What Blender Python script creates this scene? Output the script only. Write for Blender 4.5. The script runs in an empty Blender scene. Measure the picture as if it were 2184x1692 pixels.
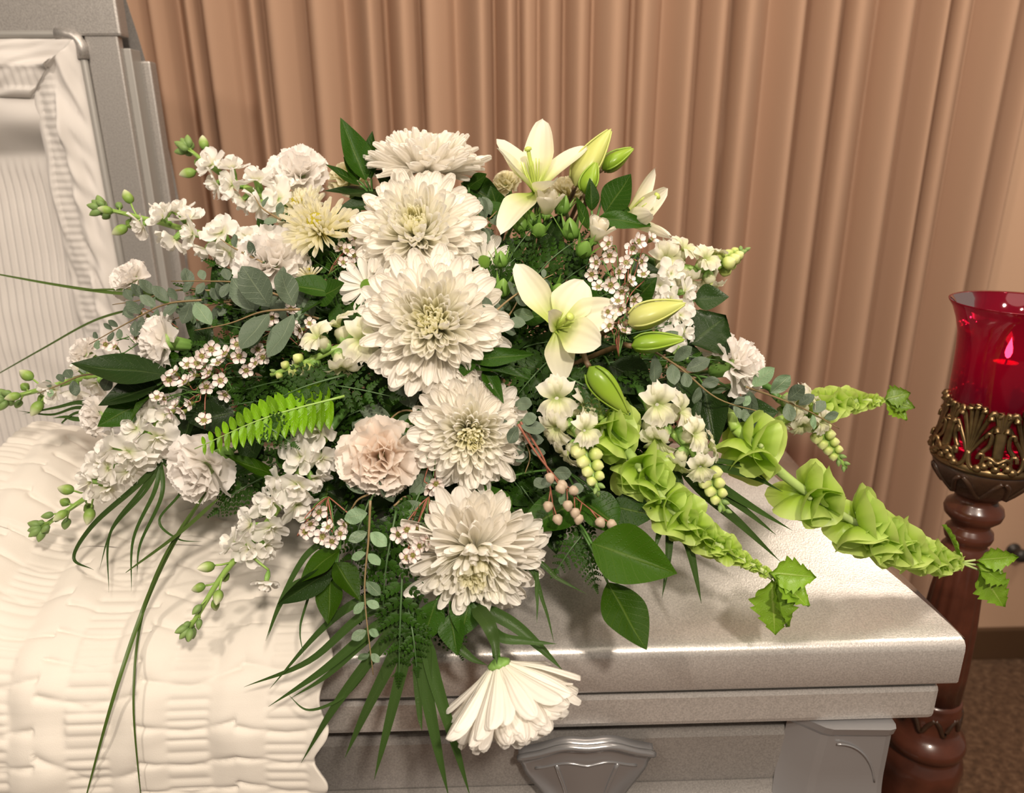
import bpy, math, random
from math import sin, cos, pi, radians, sqrt, atan2
from mathutils import Vector, Matrix, noise

scene = bpy.context.scene
COL = scene.collection
V = Vector
random.seed(7)

# ------------------------------------------------------------------ camera
FPX, CW, CH, HC = 1580.0, 2184.0, 1692.0, 1.46
YAW, PITCH, ROLL = radians(1.5), radians(18.94), radians(0.41)
FW = V((sin(YAW) * cos(PITCH), cos(YAW) * cos(PITCH), -sin(PITCH)))
R0 = V((cos(YAW), -sin(YAW), 0)); U0 = R0.cross(FW)
CR = R0 * cos(ROLL) - U0 * sin(ROLL)
CU = U0 * cos(ROLL) + R0 * sin(ROLL)
CAM = V((0, 0, HC))
cd = bpy.data.cameras.new('camera'); cam = bpy.data.objects.new('camera', cd); COL.objects.link(cam)
cd.sensor_width = 36; cd.lens = 36 * FPX / CW; cd.clip_start = 0.02
cam.matrix_world = Matrix(((CR.x, CU.x, -FW.x, CAM.x), (CR.y, CU.y, -FW.y, CAM.y), (CR.z, CU.z, -FW.z, CAM.z), (0, 0, 0, 1)))
cd.dof.use_dof = True; cd.dof.focus_distance = 0.77; cd.dof.aperture_fstop = 4.6
scene.camera = cam

# ------------------------------------------------------------------ world, lights, exposure
w = bpy.data.worlds.new('room_light'); scene.world = w; w.use_nodes = True
w.node_tree.nodes['Background'].inputs[0].default_value = (1.0, 0.86, 0.72, 1)
w.node_tree.nodes['Background'].inputs[1].default_value = 0.20

def area(name, loc, target, size, power, col):
    d = bpy.data.lights.new(name, 'AREA'); d.shape = 'DISK'; d.size = size; d.energy = power; d.color = col
    o = bpy.data.objects.new(name, d); COL.objects.link(o)
    o.location = loc; o.rotation_euler = (V(target) - V(loc)).to_track_quat('-Z', 'Y').to_euler()
    return o
WARM = (1.0, 0.86, 0.72)
area('ceiling_downlight_centre', (0.40, -0.80, 2.50), (0.1, 0.9, 1.0), 0.15, 37, WARM)
area('ceiling_downlight_left', (-0.80, -0.55, 2.55), (-0.3, 0.95, 1.0), 0.15, 15, WARM)
area('soft_fill_overhead', (0.0, 0.05, 2.75), (0, 0.85, 1.0), 1.3, 15, WARM)  # added soft fill from above, not a real fixture
area('ceiling_light_rear', (0.1, 1.05, 2.6), (0.1, 1.5, 0.9), 0.5, 4, (1.0, 0.82, 0.62))
area('ceiling_downlight_right', (1.25, 0.75, 2.55), (0.9, 1.6, 0.7), 0.35, 11, WARM)
vs = scene.view_settings
vs.view_transform = 'Standard'; vs.look = 'None'; vs.exposure = 0.0; vs.gamma = 1; vs.use_curve_mapping = False

# ------------------------------------------------------------------ pixel helpers (layout only)
def ray(x, y): return FW + CR * ((x - 1092) / FPX) - CU * ((y - 846) / FPX)
def P(x, y, z): return CAM + ray(x, y) * z
def atY(x, y, Y):
    d = ray(x, y); return CAM + d * (Y / d.y)
def atZ(x, y, Z):
    d = ray(x, y); return CAM + d * ((Z - HC) / d.z)
def sstep(t):
    t = max(0, min(1, t)); return t * t * (3 - 2 * t)
YF, YB, ZL, XE, XL = 0.662, 1.242, 0.941, 0.5125, -0.56
def crown(Y):
    d = min(Y - YF, YB - Y) / 0.29
    return 0.10 * sstep(d)
def lerp_tab(tab, x):
    if x <= tab[0][0]: return tab[0][1]
    for (a, b), (c, d) in zip(tab, tab[1:]):
        if x <= c: return b + (d - b) * (x - a) / (c - a)
    return tab[-1][1]
ZTAB = [(250, .90), (330, .88), (490, .80), (690, .74), (920, .725), (1200, .715), (1500, .70), (1692, .70)]
def zd(x, y): return lerp_tab(ZTAB, y) + 0.13 * (abs(x - 1000) / 900) ** 2
def surf(q):
    if q.y > YF - 0.02 and q.x < XE + .02:
        if q.x > -.15: return ZL + crown(q.y)
    if q.x < -.15 and q.y > .60:
        c_ = [c for c in cprof if abs(c.y - q.y) < .02]
        return max([c.z for c in c_] or [0]) + .014 + .03 * sstep((-.50 - q.x) / .14)
    return 0
def at(x, y, dz=0.0, clear=0.012):
    """a point on the flower mound seen at that pixel, kept above the casket lid"""
    z = zd(x, y) + dz
    for _ in range(60):
        q = P(x, y, z)
        if q.z > surf(q) + clear: return q
        z -= 0.006
    return q
def mm(px_, q): return px_ * ((q - CAM).dot(FW)) / FPX
def face(r, u, t): return (CR * r + CU * u - FW * t).normalized()

# ------------------------------------------------------------------ materials
MAT = {}
def newmat(name):
    m = bpy.data.materials.new(name); m.use_nodes = True; MAT[name] = m
    nt = m.node_tree; b = nt.nodes['Principled BSDF']; return m, nt, b
def N(nt, t, **kw):
    n = nt.nodes.new(t)
    for k, v in kw.items(): setattr(n, k, v)
    return n
def c4(c): return (c[0], c[1], c[2], 1)
def srgb(r, g, b):
    f = lambda v: (v / 255 / 12.92) if v / 255 <= .04045 else ((v / 255 + .055) / 1.055) ** 2.4
    return (f(r), f(g), f(b))
def ramp(nt, stops):
    r = N(nt, 'ShaderNodeValToRGB'); e = r.color_ramp.elements
    e[0].position, e[0].color = stops[0][0], c4(stops[0][1]); e[1].position, e[1].color = stops[-1][0], c4(stops[-1][1])
    for p, c in stops[1:-1]:
        n = e.new(p); n.color = c4(c)
    return r
def plain(name, col, rough=.5, metal=0, coat=0, spec=.5, bump=0, bscale=50, var=0, vscale=10):
    m, nt, b = newmat(name)
    b.inputs['Roughness'].default_value = rough; b.inputs['Metallic'].default_value = metal
    b.inputs['Coat Weight'].default_value = coat; b.inputs['Specular IOR Level'].default_value = spec
    b.inputs['Base Color'].default_value = c4(col)
    tc = N(nt, 'ShaderNodeTexCoord')
    if var:
        n = N(nt, 'ShaderNodeTexNoise'); n.inputs['Scale'].default_value = vscale; n.inputs['Detail'].default_value = 4
        nt.links.new(tc.outputs['Object'], n.inputs['Vector'])
        r = ramp(nt, [(.3, [c * (1 - var) for c in col]), (.7, [min(1, c * (1 + var)) for c in col])])
        nt.links.new(n.outputs['Fac'], r.inputs[0]); nt.links.new(r.outputs[0], b.inputs['Base Color'])
    if bump:
        n = N(nt, 'ShaderNodeTexNoise'); n.inputs['Scale'].default_value = bscale; n.inputs['Detail'].default_value = 3
        nt.links.new(tc.outputs['Object'], n.inputs['Vector'])
        bp = N(nt, 'ShaderNodeBump'); bp.inputs['Strength'].default_value = bump; bp.inputs['Distance'].default_value = .002
        nt.links.new(n.outputs['Fac'], bp.inputs['Height']); nt.links.new(bp.outputs[0], b.inputs['Normal'])
    return m
def petal(name, stops, rough=.5, transl=.3, ribs=0, spec=.35, bump=.25):
    """petal / leaf surface: colour runs along the length (attribute t), fine ribs across (attribute s)"""
    m, nt, b = newmat(name)
    a = N(nt, 'ShaderNodeAttribute', attribute_name='t')
    r = ramp(nt, stops); nt.links.new(a.outputs['Fac'], r.inputs[0])
    nt.links.new(r.outputs[0], b.inputs['Base Color'])
    b.inputs['Roughness'].default_value = rough; b.inputs['Specular IOR Level'].default_value = spec
    if ribs:
        s = N(nt, 'ShaderNodeAttribute', attribute_name='s')
        mu = N(nt, 'ShaderNodeMath', operation='MULTIPLY'); mu.inputs[1].default_value = ribs
        si = N(nt, 'ShaderNodeMath', operation='SINE')
        nt.links.new(s.outputs['Fac'], mu.inputs[0]); nt.links.new(mu.outputs[0], si.inputs[0])
        bp = N(nt, 'ShaderNodeBump'); bp.inputs['Strength'].default_value = bump; bp.inputs['Distance'].default_value = .0012
        nt.links.new(si.outputs[0], bp.inputs['Height']); nt.links.new(bp.outputs[0], b.inputs['Normal'])
    tr = N(nt, 'ShaderNodeBsdfTranslucent'); nt.links.new(r.outputs[0], tr.inputs['Color'])
    mx = N(nt, 'ShaderNodeMixShader'); mx.inputs[0].default_value = transl
    nt.links.new(b.outputs[0], mx.inputs[1]); nt.links.new(tr.outputs[0], mx.inputs[2])
    nt.links.new(mx.outputs[0], nt.nodes['Material Output'].inputs['Surface'])
    return m
def leafmat(name, col, vein, rough=.3, transl=.15, wet=.35, veins=9.0, spec=.5):
    """leaf with midrib and side veins from t/s, and wet droplets in the relief"""
    m, nt, b = newmat(name)
    t = N(nt, 'ShaderNodeAttribute', attribute_name='t'); s = N(nt, 'ShaderNodeAttribute', attribute_name='s')
    ab = N(nt, 'ShaderNodeMath', operation='ABSOLUTE'); nt.links.new(s.outputs['Fac'], ab.inputs[0])
    mid = N(nt, 'ShaderNodeMapRange'); mid.inputs[1].default_value = 0.02; mid.inputs[2].default_value = 0.07
    mid.inputs[3].default_value = 1; mid.inputs[4].default_value = 0; nt.links.new(ab.outputs[0], mid.inputs[0])
    k = N(nt, 'ShaderNodeMath', operation='MULTIPLY_ADD'); k.inputs[1].default_value = -.22
    nt.links.new(ab.outputs[0], k.inputs[0]); nt.links.new(t.outputs['Fac'], k.inputs[2])
    k2 = N(nt, 'ShaderNodeMath', operation='MULTIPLY'); k2.inputs[1].default_value = veins; nt.links.new(k.outputs[0], k2.inputs[0])
    fr = N(nt, 'ShaderNodeMath', operation='FRACT'); nt.links.new(k2.outputs[0], fr.inputs[0])
    sv = N(nt, 'ShaderNodeMapRange'); sv.inputs[1].default_value = 0.0; sv.inputs[2].default_value = 0.10
    sv.inputs[3].default_value = .7; sv.inputs[4].default_value = 0; nt.links.new(fr.outputs[0], sv.inputs[0])
    mxv = N(nt, 'ShaderNodeMath', operation='MAXIMUM'); nt.links.new(mid.outputs[0], mxv.inputs[0]); nt.links.new(sv.outputs[0], mxv.inputs[1])
    tc = N(nt, 'ShaderNodeTexCoord'); oi = N(nt, 'ShaderNodeObjectInfo')
    nz = N(nt, 'ShaderNodeTexNoise'); nz.inputs['Scale'].default_value = 3; nt.links.new(tc.outputs['Object'], nz.inputs['Vector'])
    hv = N(nt, 'ShaderNodeHueSaturation'); hv.inputs['Color'].default_value = c4(col)
    vv = N(nt, 'ShaderNodeMapRange'); vv.inputs[3].default_value = .7; vv.inputs[4].default_value = 1.35
    nt.links.new(oi.outputs['Random'], vv.inputs[0]); nt.links.new(vv.outputs[0], hv.inputs['Value'])
    cm = N(nt, 'ShaderNodeMix', data_type='RGBA'); cm.inputs['B'].default_value = c4(vein)
    hf = N(nt, 'ShaderNodeMath', operation='MULTIPLY'); hf.inputs[1].default_value = .55; nt.links.new(mxv.outputs[0], hf.inputs[0])
    nt.links.new(hf.outputs[0], cm.inputs['Factor']); nt.links.new(hv.outputs[0], cm.inputs['A'])
    nt.links.new(cm.outputs['Result'], b.inputs['Base Color'])
    b.inputs['Roughness'].default_value = rough; b.inputs['Specular IOR Level'].default_value = spec
    geo = N(nt, 'ShaderNodeNewGeometry')
    vo = N(nt, 'ShaderNodeTexVoronoi'); vo.inputs['Scale'].default_value = 420; nt.links.new(geo.outputs['Position'], vo.inputs['Vector'])
    dr = N(nt, 'ShaderNodeMapRange'); dr.inputs[1].default_value = .15; dr.inputs[2].default_value = .38
    dr.inputs[3].default_value = 1; dr.inputs[4].default_value = 0; nt.links.new(vo.outputs['Distance'], dr.inputs[0])
    ad = N(nt, 'ShaderNodeMath', operation='MULTIPLY_ADD'); ad.inputs[1].default_value = wet
    nm = N(nt, 'ShaderNodeMath', operation='MULTIPLY'); nm.inputs[1].default_value = -.6; nt.links.new(mxv.outputs[0], nm.inputs[0])
    nt.links.new(dr.outputs[0], ad.inputs[0]); nt.links.new(nm.outputs[0], ad.inputs[2])
    bp = N(nt, 'ShaderNodeBump'); bp.inputs['Strength'].default_value = .5; bp.inputs['Distance'].default_value = .0009
    nt.links.new(ad.outputs[0], bp.inputs['Height']); nt.links.new(bp.outputs[0], b.inputs['Normal'])
    tr = N(nt, 'ShaderNodeBsdfTranslucent'); nt.links.new(cm.outputs['Result'], tr.inputs['Color'])
    mx = N(nt, 'ShaderNodeMixShader'); mx.inputs[0].default_value = transl
    nt.links.new(b.outputs[0], mx.inputs[1]); nt.links.new(tr.outputs[0], mx.inputs[2])
    nt.links.new(mx.outputs[0], nt.nodes['Material Output'].inputs['Surface'])
    return m

WHITE = (.96, .93, .86); CREAM = (.86, .80, .62)
petal('mum_outer', [(0, (.90, .88, .76)), (.3, WHITE), (1, (.97, .94, .88))], ribs=16, transl=.42)
petal('mum_mid', [(0, (.94, .92, .74)), (.45, (.96, .94, .84)), (1, (.96, .94, .90))], ribs=12, transl=.45)
petal('mum_inner', [(0, (.92, .91, .56)), (.5, (.96, .94, .74)), (1, (.96, .94, .80))], transl=.55)
petal('mum_heart', [(0, (.62, .68, .22)), (.5, (.90, .89, .50)), (1, (.95, .93, .68))], transl=.55)
petal('spider_cream', [(0, (.92, .87, .40)), (.3, (.95, .92, .70)), (1, (.96, .94, .84))], transl=.5)
petal('lily_petal', [(0, (.34, .48, .05)), (.22, (.54, .63, .18)), (.48, (.83, .81, .56)), (1, (.87, .84, .72))], ribs=14, transl=.35, rough=.4, bump=.12)
petal('lily_bud_big', [(0, (.40, .42, .14)), (.5, (.50, .53, .15)), (1, (.50, .55, .17))], ribs=0, transl=.1, rough=.35)
petal('lily_bud_green', [(0, (.14, .25, .02)), (.5, (.24, .38, .03)), (1, (.30, .42, .06))], ribs=0, transl=.1, rough=.3)
petal('carnation_white', [(0, (.90, .88, .74)), (.35, (.93, .90, .85)), (1, (.95, .92, .89))], transl=.45, rough=.6)
petal('carnation_blush', [(0, (.93, .76, .60)), (.35, (.94, .83, .73)), (1, (.95, .88, .81))], transl=.45, rough=.6)
petal('carnation_cream', [(0, (.74, .72, .36)), (.4, (.82, .78, .50)), (1, (.88, .84, .64))], transl=.45, rough=.6)
petal('stock_petal', [(0, (.50, .62, .20)), (.12, (.84, .84, .64)), (.3, (.93, .91, .85)), (1, (.95, .93, .90))], transl=.45, rough=.5)
petal('snap_petal', [(0, (.48, .58, .18)), (.4, (.76, .77, .50)), (1, (.88, .85, .76))], transl=.45)
petal('snap_bud', [(0, (.22, .36, .07)), (.4, (.50, .60, .16)), (1, (.74, .76, .38))], transl=.15, rough=.4)
petal('stock_bud', [(0, (.14, .26, .05)), (.45, (.28, .42, .09)), (1, (.80, .80, .58))], transl=.15, rough=.45)
petal('bud_green', [(0, (.14, .24, .07)), (1, (.26, .38, .12))], transl=.1, rough=.5)
petal('rose_white', [(0, (.60, .64, .30)), (.3, (.84, .80, .64)), (1, (.89, .85, .76))], transl=.45)
petal('sepal_green', [(0, (.10, .22, .03)), (1, (.20, .36, .07))], transl=.15, rough=.4)
petal('calyx_green', [(0, (.13, .28, .05)), (.7, (.24, .42, .10)), (1, (.40, .52, .22))], ribs=20, transl=.1, rough=.4)
petal('wax_petal', [(0, (.70, .42, .42)), (.4, (.90, .82, .77)), (1, (.92, .86, .83))], transl=.3, rough=.35)
petal('wax_cup', [(0, (.20, .26, .06)), (1, (.32, .28, .08))], rough=.3)
petal('bell_green', [(0, (.26, .42, .03)), (.5, (.44, .64, .07)), (1, (.62, .78, .22))], ribs=26, transl=.5, rough=.35)
petal('bell_pale', [(0, (.34, .52, .10)), (1, (.62, .70, .35))], transl=.2, rough=.4)
leafmat('bell_leaf', (.17, .31, .02), (.40, .54, .12), rough=.4, transl=.3, veins=7)
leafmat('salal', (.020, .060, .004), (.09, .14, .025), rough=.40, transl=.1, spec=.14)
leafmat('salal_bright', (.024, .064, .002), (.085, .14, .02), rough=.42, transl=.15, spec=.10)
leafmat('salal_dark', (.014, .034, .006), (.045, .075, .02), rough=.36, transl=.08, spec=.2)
leafmat('fern_dark', (.018, .054, .004), (.05, .10, .012), rough=.42, transl=.12, veins=5, wet=.2, spec=.14)
leafmat('fern_bright', (.15, .33, .005), (.24, .42, .03), rough=.32, transl=.3, veins=5)
leafmat('eucalyptus', (.105, .145, .095), (.20, .25, .16), rough=.5, transl=.12, veins=6, spec=.3)
leafmat('eucalyptus_pale', (.15, .24, .13), (.30, .38, .22), rough=.5, transl=.15, veins=6)
leafmat('palm', (.014, .046, .006), (.07, .11, .03), rough=.36, transl=.08, veins=0.0, wet=.15, spec=.16)
leafmat('grass', (.045, .090, .010), (.09, .14, .03), rough=.4, transl=.1, veins=0.0, wet=0)
plain('stem_green', (.07, .17, .03), .45, bump=.2, bscale=300)
plain('stem_pale', (.26, .42, .09), .42)
plain('stem_dark', (.05, .11, .03), .45)
plain('stem_red', (.28, .10, .06), .5)
plain('stem_tan', (.24, .17, .08), .5)
plain('stem_brown', (.12, .075, .035), .5)
plain('stamen_green', (.46, .56, .12), .4)
plain('daisy_eye', (.20, .40, .03), .6, bump=.8, bscale=900)
plain('pollen_yellow', (.72, .62, .04), .6, bump=.8, bscale=900)
plain('seed_tan', (.42, .33, .24), .5)
plain('foam_green', (.018, .05, .02), .9, bump=.5, bscale=200)

# casket metal: brushed silver enamel with fine flake
def flake(name, col, rough, metal):
    m, nt, b = newmat(name)
    tc = N(nt, 'ShaderNodeTexCoord'); n = N(nt, 'ShaderNodeTexNoise'); n.inputs['Scale'].default_value = 520; n.inputs['Detail'].default_value = 2
    nt.links.new(tc.outputs['Object'], n.inputs['Vector'])
    r = ramp(nt, [(.3, [c * .82 for c in col]), (.72, [min(1, c * 1.16) for c in col])]); nt.links.new(n.outputs['Fac'], r.inputs[0])
    nt.links.new(r.outputs[0], b.inputs['Base Color']); b.inputs['Roughness'].default_value = rough; b.inputs['Metallic'].default_value = metal
    bp = N(nt, 'ShaderNodeBump'); bp.inputs['Strength'].default_value = .35; bp.inputs['Distance'].default_value = .0005
    nt.links.new(n.outputs['Fac'], bp.inputs['Height']); nt.links.new(bp.outputs[0], b.inputs['Normal'])
    return m
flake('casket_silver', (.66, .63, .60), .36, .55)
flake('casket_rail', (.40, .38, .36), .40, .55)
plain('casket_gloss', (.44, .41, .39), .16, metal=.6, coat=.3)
plain('gasket', (.34, .33, .31), .5, metal=.3)
plain('ornament_grey', (.42, .42, .43), .27, metal=.6, bump=.05, bscale=60)
plain('bolt_dark', (.05, .045, .04), .4, metal=.4)

def clothmat(name, col, scale=900, bump=.25):
    m, nt, b = newmat(name)
    b.inputs['Base Color'].default_value = c4(col); b.inputs['Roughness'].default_value = .75
    b.inputs['Sheen Weight'].default_value = .25; b.inputs['Specular IOR Level'].default_value = .25
    tc = N(nt, 'ShaderNodeTexCoord'); n = N(nt, 'ShaderNodeTexNoise'); n.inputs['Scale'].default_value = scale
    nt.links.new(tc.outputs['Object'], n.inputs['Vector'])
    bp = N(nt, 'ShaderNodeBump'); bp.inputs['Strength'].default_value = bump; bp.inputs['Distance'].default_value = .0006
    nt.links.new(n.outputs['Fac'], bp.inputs['Height']); nt.links.new(bp.outputs[0], b.inputs['Normal'])
    return m
clothmat('crepe_white', (.69, .65, .585))
clothmat('lining_white', (.62, .59, .56))
clothmat('drape', srgb(168, 137, 115), 300, .15)
MAT['drape'].node_tree.nodes['Principled BSDF'].inputs['Sheen Weight'].default_value = 0
MAT['drape'].node_tree.nodes['Principled BSDF'].inputs['Specular IOR Level'].default_value = .05

# ------------------------------------------------------------------ object helpers
WM = {}
def link(name, mesh, M, parent=None):
    o = bpy.data.objects.new(name, mesh); COL.objects.link(o)
    if parent is not None:
        o.parent = parent; o.matrix_basis = WM[parent.name].inverted() @ M
    else:
        o.matrix_basis = M
    WM[o.name] = M.copy()
    return o
def thing(name, label, cat, loc, group=None):
    o = link(name, None, Matrix.Translation(loc)); o.empty_display_size = .01
    o['label'] = label; o['category'] = cat
    if group: o['group'] = group
    return o
def tag(o, label, cat, group=None):
    o['label'] = label; o['category'] = cat
    if group: o['group'] = group
    return o
I4 = Matrix.Identity(4)
def mk(name, verts, faces, mat, ts=None, ss=None, smooth=True):
    me = bpy.data.meshes.new(name); me.from_pydata([tuple(v) for v in verts], [], faces)
    for m in (mat if isinstance(mat, (list, tuple)) else [mat]): me.materials.append(MAT[m])
    if ts is not None:
        me.attributes.new('t', 'FLOAT', 'POINT').data.foreach_set('value', ts)
    if ss is not None:
        me.attributes.new('s', 'FLOAT', 'POINT').data.foreach_set('value', ss)
    if smooth: me.polygons.foreach_set('use_smooth', [True] * len(me.polygons))
    me.update(); return me
def grid(name, fn, nu, nv, mat, smooth=True, closed=False):
    vs_, ts, ss, fs = [], [], [], []
    cv = nv if closed else nv + 1
    for i in range(nu + 1):
        for j in range(cv):
            u, v = i / nu, 2 * j / nv - 1
            vs_.append(fn(u, v)); ts.append(u); ss.append(v)
    for i in range(nu):
        for j in range(nv):
            a, b = i * cv + j, i * cv + (j + 1) % cv
            fs.append((a, b, b + cv, a + cv))
    return mk(name, vs_, fs, mat, ts, ss, smooth)
def lathe(name, prof, n, mat, flute=None):
    """prof: list of (r, z); flute(u, ang) -> radius factor"""
    vs_, ts, ss, fs = [], [], [], []
    m = len(prof)
    for i, (r, z) in enumerate(prof):
        for j in range(n):
            a = 2 * pi * j / n; k = flute(i / (m - 1), a) if flute else 1
            vs_.append((r * k * cos(a), r * k * sin(a), z)); ts.append(i / (m - 1)); ss.append(2 * j / n - 1)
    for i in range(m - 1):
        for j in range(n):
            fs.append((i * n + j, i * n + (j + 1) % n, (i + 1) * n + (j + 1) % n, (i + 1) * n + j))
    if prof[0][0] > 1e-5: fs.append(tuple(range(n))[::-1])
    if prof[-1][0] > 1e-5: fs.append(tuple((m - 1) * n + j for j in range(n)))
    return mk(name, vs_, fs, mat, ts, ss)
def catmull(pts, k=6):
    if len(pts) < 3:
        return [pts[0].lerp(pts[-1], i / k) for i in range(k + 1)]
    out = []; q = [pts[0] * 2 - pts[1]] + list(pts) + [pts[-1] * 2 - pts[-2]]
    for i in range(1, len(q) - 2):
        a, b, c, d = q[i - 1:i + 3]
        for s in range(k):
            t = s / k
            out.append(.5 * (2 * b + (c - a) * t + (2 * a - 5 * b + 4 * c - d) * t * t + (3 * b - a - 3 * c + d) * t ** 3))
    out.append(pts[-1]); return out
def tube_data(pts, rad, n=6):
    vs_, fs = [], []
    ref = V((.3, .2, .9)); m = len(pts)
    for i, p in enumerate(pts):
        d = (pts[min(i + 1, m - 1)] - pts[max(i - 1, 0)]).normalized()
        if abs(d.dot(ref)) > .95: ref = V((.9, .1, .2))
        x = d.cross(ref).normalized(); y = d.cross(x)
        r = rad(i / (m - 1)) if callable(rad) else rad
        for j in range(n):
            a = 2 * pi * j / n; vs_.append(p + (x * cos(a) + y * sin(a)) * r)
    for i in range(m - 1):
        for j in range(n):
            fs.append((i * n + j, i * n + (j + 1) % n, (i + 1) * n + (j + 1) % n, (i + 1) * n + j))
    fs.append(tuple(range(n))[::-1]); fs.append(tuple((m - 1) * n + j for j in range(n)))
    return vs_, fs
def tube(name, pts, rad, mat, parent, n=6):
    o = WM[parent.name].translation if parent else V((0, 0, 0))
    vs_, fs = tube_data([p - o for p in pts], rad, n)
    k = len(pts)
    return link(name, mk(name, vs_, fs, mat, [int(i / n) / max(1, k - 1) for i in range(k * n)], [0.0] * (k * n)), Matrix.Translation(o), parent)
def basis(x, n, pos, sx=1, sy=1, sz=1):
    x = x.normalized(); z = n - x * n.dot(x)
    if z.length < 1e-4: z = x.orthogonal()
    z.normalize(); y = z.cross(x)
    return Matrix(((x.x * sx, y.x * sy, z.x * sz, pos.x), (x.y * sx, y.y * sy, z.y * sz, pos.y), (x.z * sx, y.z * sy, z.z * sz, pos.z), (0, 0, 0, 1)))
def axis_frame(d, pos, s=1.0, roll=0.0):
    """z axis along d"""
    d = d.normalized(); x = d.orthogonal().normalized(); x = Matrix.Rotation(roll, 3, d) @ x; y = d.cross(x)
    return Matrix(((x.x * s, y.x * s, d.x * s, pos.x), (x.y * s, y.y * s, d.y * s, pos.y), (x.z * s, y.z * s, d.z * s, pos.z), (0, 0, 0, 1)))
def boxes(name, blist, mat, bevel=0.0, parent=None, M=None):
    """one mesh of boxes (x0,x1,y0,y1,z0,z1) as ONE piece"""
    import bmesh
    bm = bmesh.new()
    for (x0, x1, y0, y1, z0, z1) in blist:
        r = bmesh.ops.create_cube(bm, size=1)
        bmesh.ops.transform(bm, matrix=Matrix.Translation(((x0 + x1) / 2, (y0 + y1) / 2, (z0 + z1) / 2)) @ Matrix.Diagonal((x1 - x0, y1 - y0, z1 - z0, 1)), verts=r['verts'])
    if bevel: bmesh.ops.bevel(bm, geom=bm.edges[:], offset=bevel, segments=2, affect='EDGES', profile=.6)
    me = bpy.data.meshes.new(name); bm.to_mesh(me); bm.free(); me.materials.append(MAT[mat])
    return link(name, me, M or I4, parent)

# ================================================================== SETTING
plain('wall_paint', srgb(200, 164, 136), .8, bump=.1, bscale=80)
plain('skirting_wood', (.085, .045, .022), .4)
# shag carpet
m, nt, b = newmat('carpet_brown'); tc = N(nt, 'ShaderNodeTexCoord')
n1 = N(nt, 'ShaderNodeTexNoise'); n1.inputs['Scale'].default_value = 55; n1.inputs['Detail'].default_value = 6; n1.inputs['Roughness'].default_value = .7
nt.links.new(tc.outputs['Object'], n1.inputs['Vector'])
rp = ramp(nt, [(.32, (.070, .036, .018)), (.5, (.16, .085, .045)), (.7, (.30, .18, .105))]); nt.links.new(n1.outputs['Fac'], rp.inputs[0])
nt.links.new(rp.outputs[0], b.inputs['Base Color']); b.inputs['Roughness'].default_value = .95
bp = N(nt, 'ShaderNodeBump'); bp.inputs['Distance'].default_value = .012; nt.links.new(n1.outputs['Fac'], bp.inputs['Height']); nt.links.new(bp.outputs[0], b.inputs['Normal'])
WY = 1.797
fl = link('floor', mk('floor', [(-3, -2.2, 0), (3.2, -2.2, 0), (3.2, WY, 0), (-3, WY, 0)], [(0, 1, 2, 3)], 'carpet_brown', smooth=False), I4); fl['kind'] = 'structure'
wb = boxes('wall_back', [(-3, 3.2, WY, WY + .1, 0, 2.9)], 'wall_paint'); wb['kind'] = 'structure'
bb = boxes('baseboard_back', [(-3, 3.2, WY - .016, WY, 0, .105)], 'skirting_wood', .004); bb['kind'] = 'structure'

# pleated drape: valleys measured along the rail
CY = 1.74
VAL = [(-60, 1), (20, .6), (95, 1), (170, .8), (240, .7), (322, .5), (376, 1.1), (438, 1.2), (505, .25), (570, .9), (656, .8), (735, .75), (821, 1.1), (896, .7), (968, .6), (1051, 1.4), (1105, .8), (1148, .3), (1203, 1), (1263, .45), (1349, 1), (1413, .9), (1489, .7), (1557, 1.4), (1638, .7), (1714, 1.1), (1790, .8), (1868, .8), (1948, 1.1), (2012, 1), (2077, .9), (2156, 1.1), (2215, .7)]
vx = [(atY(p, 0, CY).x, d) for p, d in VAL]
def drape_y(X, z):
    X = X + .004 * sin(z * 3.1 + X * 9) * (1 - z / 2.6)
    for (a, da), (b_, db) in zip(vx, vx[1:]):
        if a <= X <= b_:
            t = (X - a) / (b_ - a); wd = b_ - a
            k = .5 + .22 * sin(a * 57)                       # lopsided fold
            tt = t ** (math.log(.5) / math.log(k))
            h = sin(pi * tt) ** .85
            dep = da * (1 - t) + db * t
            return CY - h * (.016 + .70 * wd * min(1.3, .35 + dep * .7)) + .020 * (dep - .8)
    return CY
xs = [vx[0][0] + (vx[-1][0] - vx[0][0]) * i / 700 for i in range(701)]
zs = [0.015 + 2.65 * i / 24 for i in range(25)]
vs_ = [(X, drape_y(X, z), z) for z in zs for X in xs]; n_ = len(xs)
fs = [(i * n_ + j, i * n_ + j + 1, (i + 1) * n_ + j + 1, (i + 1) * n_ + j) for i in range(len(zs) - 1) for j in range(n_ - 1)]
cu = link('curtain', mk('curtain', vs_, fs, 'drape'), I4)
tag(cu, 'tan pleated full-length curtain hanging behind the casket', 'curtain')
# dark knob on the wall
kq = atY(2160, 1172, WY)
kn = link('wall_knob', lathe('wall_knob', [(.0, .0), (.020, .0), (.020, .004), (.009, .008), (.009, .02), (.018, .026), (.021, .036), (.015, .046), (0, .048)], 20, 'bolt_dark'), Matrix.Translation((kq.x, WY - .001, kq.z)) @ Matrix.Rotation(pi / 2, 4, 'X'))
tag(kn, 'small dark round knob on the wall behind the candle stand', 'knob')

# ================================================================== CASKET
cas = thing('casket', 'silver-grey metal half-couch casket, head lid open, foot lid closed under flowers', 'casket', (-.2, .952, .42))
# body
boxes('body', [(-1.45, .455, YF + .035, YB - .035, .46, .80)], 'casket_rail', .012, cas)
boxes('base_moulding', [(-1.48, .485, YF + .008, YB - .008, .42, .475), (-1.465, .470, YF + .022, YB - .022, .475, .50)], 'casket_rail', .008, cas)
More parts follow.
